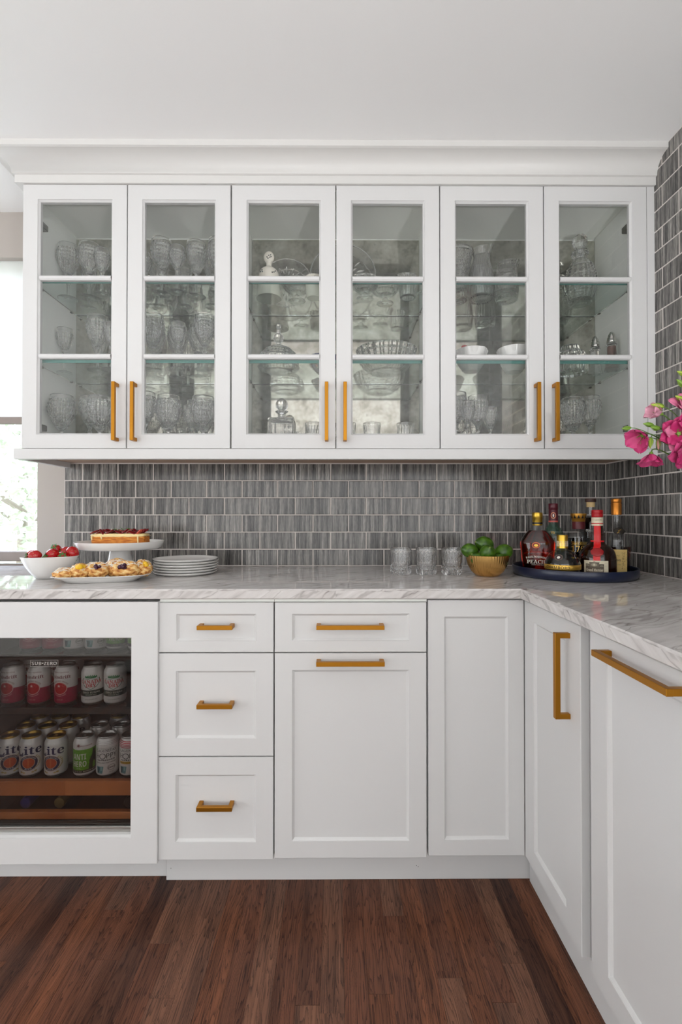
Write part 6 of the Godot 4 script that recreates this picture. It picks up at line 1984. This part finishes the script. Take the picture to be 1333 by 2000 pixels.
func make_flowers() -> void:
	var pinks := [mat(c8(208, 66, 126), 0.55), mat(c8(192, 40, 106), 0.55), mat(c8(222, 118, 156), 0.55), mat(c8(228, 164, 184), 0.55)]
	for m in pinks:
		m.backlight_enabled = true
		m.backlight = Color(0.3, 0.3, 0.3)
		m.rim_enabled = true
		m.rim = 0.3
	var stem_m := mat(c8(96, 132, 62), 0.5)
	var bud_m := mat(c8(170, 190, 70), 0.5)
	var green_m := mat(c8(124, 160, 60), 0.5)
	var petals := []
	for n in 5:
		petals.append(petal_mesh(0.038, 0.0195, 0.011 + 0.001 * n, 0.004 + 0.0015 * n, 100 + n))
	var vase_at := Vector3(1.035, COUNTER, 0.8)
	var vase := thing("vase", "white vase of pink flowers on the right run of the worktop", "vase", vase_at)
	obj("vessel", turned([Vector2(0, 0.001), Vector2(0.045, 0.0), Vector2(0.05, 0.005), Vector2(0.062, 0.06), Vector2(0.06, 0.12), Vector2(0.042, 0.18), Vector2(0.04, 0.205), Vector2(0.045, 0.22), Vector2(0.043, 0.2215), Vector2(0.037, 0.205), Vector2(0.039, 0.18), Vector2(0.056, 0.12), Vector2(0.058, 0.06), Vector2(0.044, 0.008), Vector2(0, 0.007)], 44), M.porcelain, vase)
	# head position, direction it opens to, size, pink, petals, openness, label
	var heads := [
		[Vector3(0.805, 1.341, 0.8), Vector3(-0.75, -0.55, 0.35), 1.0, 0, 6, 0.3, "pink flower facing left and down, nearest the cabinet door"],
		[Vector3(0.833, 1.292, 0.79), Vector3(-0.1, -1.0, 0.15), 0.95, 0, 6, 0.3, "pink bell flower hanging lowest, nodding below the cabinet"],
		[Vector3(0.852, 1.396, 0.8), Vector3(-0.9, 0.3, 0.1), 0.85, 3, 5, 0.02, "pale pink bud pointing left above the open flowers"],
		[Vector3(0.876, 1.338, 0.83), Vector3(-0.3, 0.05, 1.0), 1.0, 1, 12, 0.85, "deep magenta open flower in the middle of the bunch"],
		[Vector3(0.905, 1.405, 0.82), Vector3(0.1, 0.55, 0.8), 1.0, 2, 10, 0.8, "light pink open flower at the top of the bunch"],
		[Vector3(0.9, 1.368, 0.83), Vector3(0.2, 0.1, 1.0), 0.95, 1, 12, 0.8, "magenta flower under the light pink one"],
		[Vector3(0.895, 1.296, 0.83), Vector3(0.05, -0.5, 0.9), 1.05, 0, 12, 0.9, "ruffled pink flower at the bottom of the bunch"],
		[Vector3(0.925, 1.335, 0.84), Vector3(0.4, 0.0, 0.9), 1.0, 0, 12, 0.85, "pink flower cut by the right edge of the picture"]]
	for e in heads:
		var at: Vector3 = e[0]
		var dir: Vector3 = (e[1] as Vector3).normalized()
		var size: float = e[2]
		var t := thing("flower", e[6], "flower", at, "pink flowers in the vase")
		var b := aim(dir)
		for n in e[4]:
			var ring: int = int(n) / 6
			var a: float = TAU * n / minf(e[4], 6) + ring * 0.5
			var open: float = e[5] * (1.0 - 0.42 * ring) * (1.0 - 0.1 * (n % 2))
			var pb := b * Basis(Vector3.UP, a) * Basis(Vector3.RIGHT, open)
			var o := obj("petal", petals[n % 5], pinks[e[3]] if n % 4 else pinks[mini(e[3] + 1, 2)] if e[3] < 3 else pinks[3], t)
			o.transform = Transform3D(pb.scaled_local(Vector3.ONE * size * (1.0 - 0.14 * ring)), pb * Vector3(0, 0, 0.0015))
		var c := Mk.new()
		c.lathe(PackedVector2Array([Vector2(0, -0.006), Vector2(0.0035, -0.005), Vector2(0.0055, 0.0), Vector2(0.0045, 0.006), Vector2(0.0, 0.007)]), 12)
		for n in 5:
			var a := TAU * n / 5
			var d := Vector3(cos(a), 0, sin(a))
			c.tube(PackedVector3Array([d * 0.004, d * 0.009 + Vector3(0, 0.008, 0), d * 0.011 + Vector3(0, 0.016, 0)]), PackedFloat32Array([0.0013, 0.0011, 0.0003]), 5)
		var co := obj("calyx", c.done(), green_m, t)
		co.basis = b
		var s := Mk.new()
		var mouth := vase_at + Vector3(-0.02 + 0.005 * size, 0.2, 0.0) - at
		var pts := PackedVector3Array()
		var p0 := -dir * 0.004
		var p1 := -dir * 0.05
		for q in 14:
			pts.append(p0.bezier_interpolate(p1, mouth + Vector3(-0.02, 0.1, 0), mouth, q / 13.0))
		s.tube(pts, PackedFloat32Array([0.0017]), 7)
		obj("stem", s.done(), stem_m, t)
	# slender buds on stems of their own
	var buds := [[Vector3(0.772, 1.359, 0.8), Vector3(-1, -0.12, 0.1), 0.9, 0, "green bud reaching farthest left on a long thin stem"], [Vector3(0.828, 1.365, 0.805), Vector3(-1, 0.12, 0.1), 1.0, 0, "green bud in the middle above the left flower"],
		[Vector3(0.838, 1.354, 0.815), Vector3(-1, 0.1, 0.3), 1.1, 0, "longer green bud just under the middle one"], [Vector3(0.822, 1.331, 0.805), Vector3(-0.12, -1, 0.1), 1.0, 1, "yellow green bud hanging between the two nodding flowers"],
		[Vector3(0.806, 1.327, 0.79), Vector3(-0.3, -1, 0.0), 0.85, 1, "yellow green bud hanging close behind the left flower"], [Vector3(0.845, 1.329, 0.8), Vector3(-0.05, -1, 0.1), 1.0, 2, "pinkish bud hanging right of the yellow green one"],
		[Vector3(0.852, 1.412, 0.81), Vector3(-1, 0.15, 0.1), 1.25, 1, "yellow green bud lying level above the pale pink bud"], [Vector3(0.9, 1.427, 0.82), Vector3(-0.9, 0.3, 0.2), 1.1, 1, "yellow bud at the top right edge"], [Vector3(0.902, 1.462, 0.82), Vector3(-0.7, 0.5, 0.1), 1.1, 0, "green bud high at the right edge"], [Vector3(0.905, 1.492, 0.82), Vector3(-0.9, 0.3, 0.1), 1.0, 1, "topmost yellow green bud at the right edge"]]
	var bm := Mk.new()
	bm.lathe(PackedVector2Array([Vector2(0, -0.001), Vector2(0.0022, 0.0), Vector2(0.0042, 0.006), Vector2(0.0046, 0.012), Vector2(0.003, 0.02), Vector2(0.0012, 0.0265), Vector2(0, 0.0285)]), 14)
	var bud_mesh := bm.done()
	var sm := Mk.new()
	for n in 5:
		var a := TAU * n / 5
		var d := Vector3(cos(a), 0, sin(a))
		sm.tube(PackedVector3Array([d * 0.002, d * 0.0052 + Vector3(0, 0.007, 0), d * 0.0052 + Vector3(0, 0.014, 0), d * 0.0036 + Vector3(0, 0.022, 0)]), PackedFloat32Array([0.0012, 0.001, 0.0008, 0.0002]), 5)
	var sepal_mesh := sm.done()
	var bud_mats := [green_m, bud_m, mat(c8(214, 150, 140), 0.5)]
	for e in buds:
		var t := thing("flower_bud", e[4], "bud", e[0], "buds among the pink flowers")
		var b := aim(e[1])
		var o := obj("bud", bud_mesh, bud_mats[e[3]], t)
		o.basis = b.scaled_local(Vector3(1.1, 1, 1.1) * float(e[2]))
		var so := obj("sepal", sepal_mesh, green_m, t)
		so.basis = o.basis
		var s := Mk.new()
		var mouth := vase_at + Vector3(-0.015, 0.2, 0.01) - (e[0] as Vector3)
		var pts := PackedVector3Array()
		for q in 14:
			pts.append(Vector3.ZERO.bezier_interpolate(-(e[1] as Vector3).normalized() * 0.05, mouth + Vector3(-0.01, 0.12, 0), mouth, q / 13.0))
		s.tube(pts, PackedFloat32Array([0.0011]), 6)
		obj("stem", s.done(), stem_m, t)

# ---------------------------------------------------------------- the garden outside the left window
func make_garden() -> void:
	struct("ground", box_mesh(Vector3(-9, -0.4, -9), Vector3(2, -0.3, -0.3)), mat(c8(120, 132, 92), 0.9))
	rng.seed = 21
	var leaf := Mk.new()
	leaf.smooth = -1
	var a := Vector3(0, 0, 0)
	leaf.quad(a, Vector3(0.022, 0.03, 0.004), Vector3(0, 0.075, 0), Vector3(-0.022, 0.03, 0.004))
	leaf.quad(Vector3(-0.022, 0.03, 0.0035), Vector3(0, 0.075, -0.0006), Vector3(0.022, 0.03, 0.0035), a - Vector3(0, 0, 0.0006))
	var leaf_mesh := leaf.done()
	var greens := [c8(206, 212, 190), c8(194, 200, 184), c8(214, 218, 198)]
	var trees := [[Vector3(-2.5, -0.3, -2.6), 1.05, 1.7, "light green leafy tree outside the window, nearest the wall"], [Vector3(-4.1, -0.3, -4.2), 1.5, 2.0, "larger tree standing behind the near one in the garden"], [Vector3(-1.9, -0.3, -4.4), 1.2, 1.2, "low bushy tree at the back of the garden"]]
	for n in 3:
		var e: Array = trees[n]
		var t := thing("tree", e[3], "tree", e[0], "trees outside the window")
		var tr := Mk.new()
		tr.tube(PackedVector3Array([Vector3.ZERO, Vector3(0.04, e[2] * 0.5, 0.02), Vector3(0.0, e[2], 0)]), PackedFloat32Array([0.09, 0.07, 0.04]), 10)
		for k in 7:
			var ang := TAU * k / 7
			tr.tube(PackedVector3Array([Vector3(0.02, e[2] * (0.5 + 0.06 * k), 0), Vector3(cos(ang) * 0.5, e[2] * (0.7 + 0.06 * k), sin(ang) * 0.5), Vector3(cos(ang) * 0.9, e[2] * (0.8 + 0.08 * k), sin(ang) * 0.9)]), PackedFloat32Array([0.03, 0.02, 0.008]), 6)
		obj("trunk", tr.done(), mat(c8(126, 112, 96), 0.9), t)
		var mm := MultiMesh.new()
		mm.transform_format = MultiMesh.TRANSFORM_3D
		mm.mesh = leaf_mesh
		mm.instance_count = 5200
		for k in mm.instance_count:
			var d := Vector3(rng.randfn(), rng.randfn(), rng.randfn()).normalized()
			var clump := 1.0 + 0.3 * sin(d.x * 7.0 + n) * sin(d.y * 6.0) * sin(d.z * 7.0)
			var p: Vector3 = d * Vector3(e[1], e[1] * 1.1, e[1]) * clump * pow(rng.randf(), 0.4) + Vector3(0, e[2] + 0.3, 0)
			var b := Basis.from_euler(Vector3(rng.randf() * TAU, rng.randf() * TAU, rng.randf() * TAU)).scaled(Vector3.ONE * rng.randf_range(0.8, 1.7))
			mm.set_instance_transform(k, Transform3D(b, p))
		var mi := MultiMeshInstance3D.new()
		mi.name = "foliage"
		mi.multimesh = mm
		var lm := mat(greens[n], 0.6)
		lm.backlight_enabled = true
		lm.backlight = Color(0.5, 0.5, 0.5)
		mi.material_override = lm
		t.add_child(mi)
		mi.set_meta("kind", "stuff")
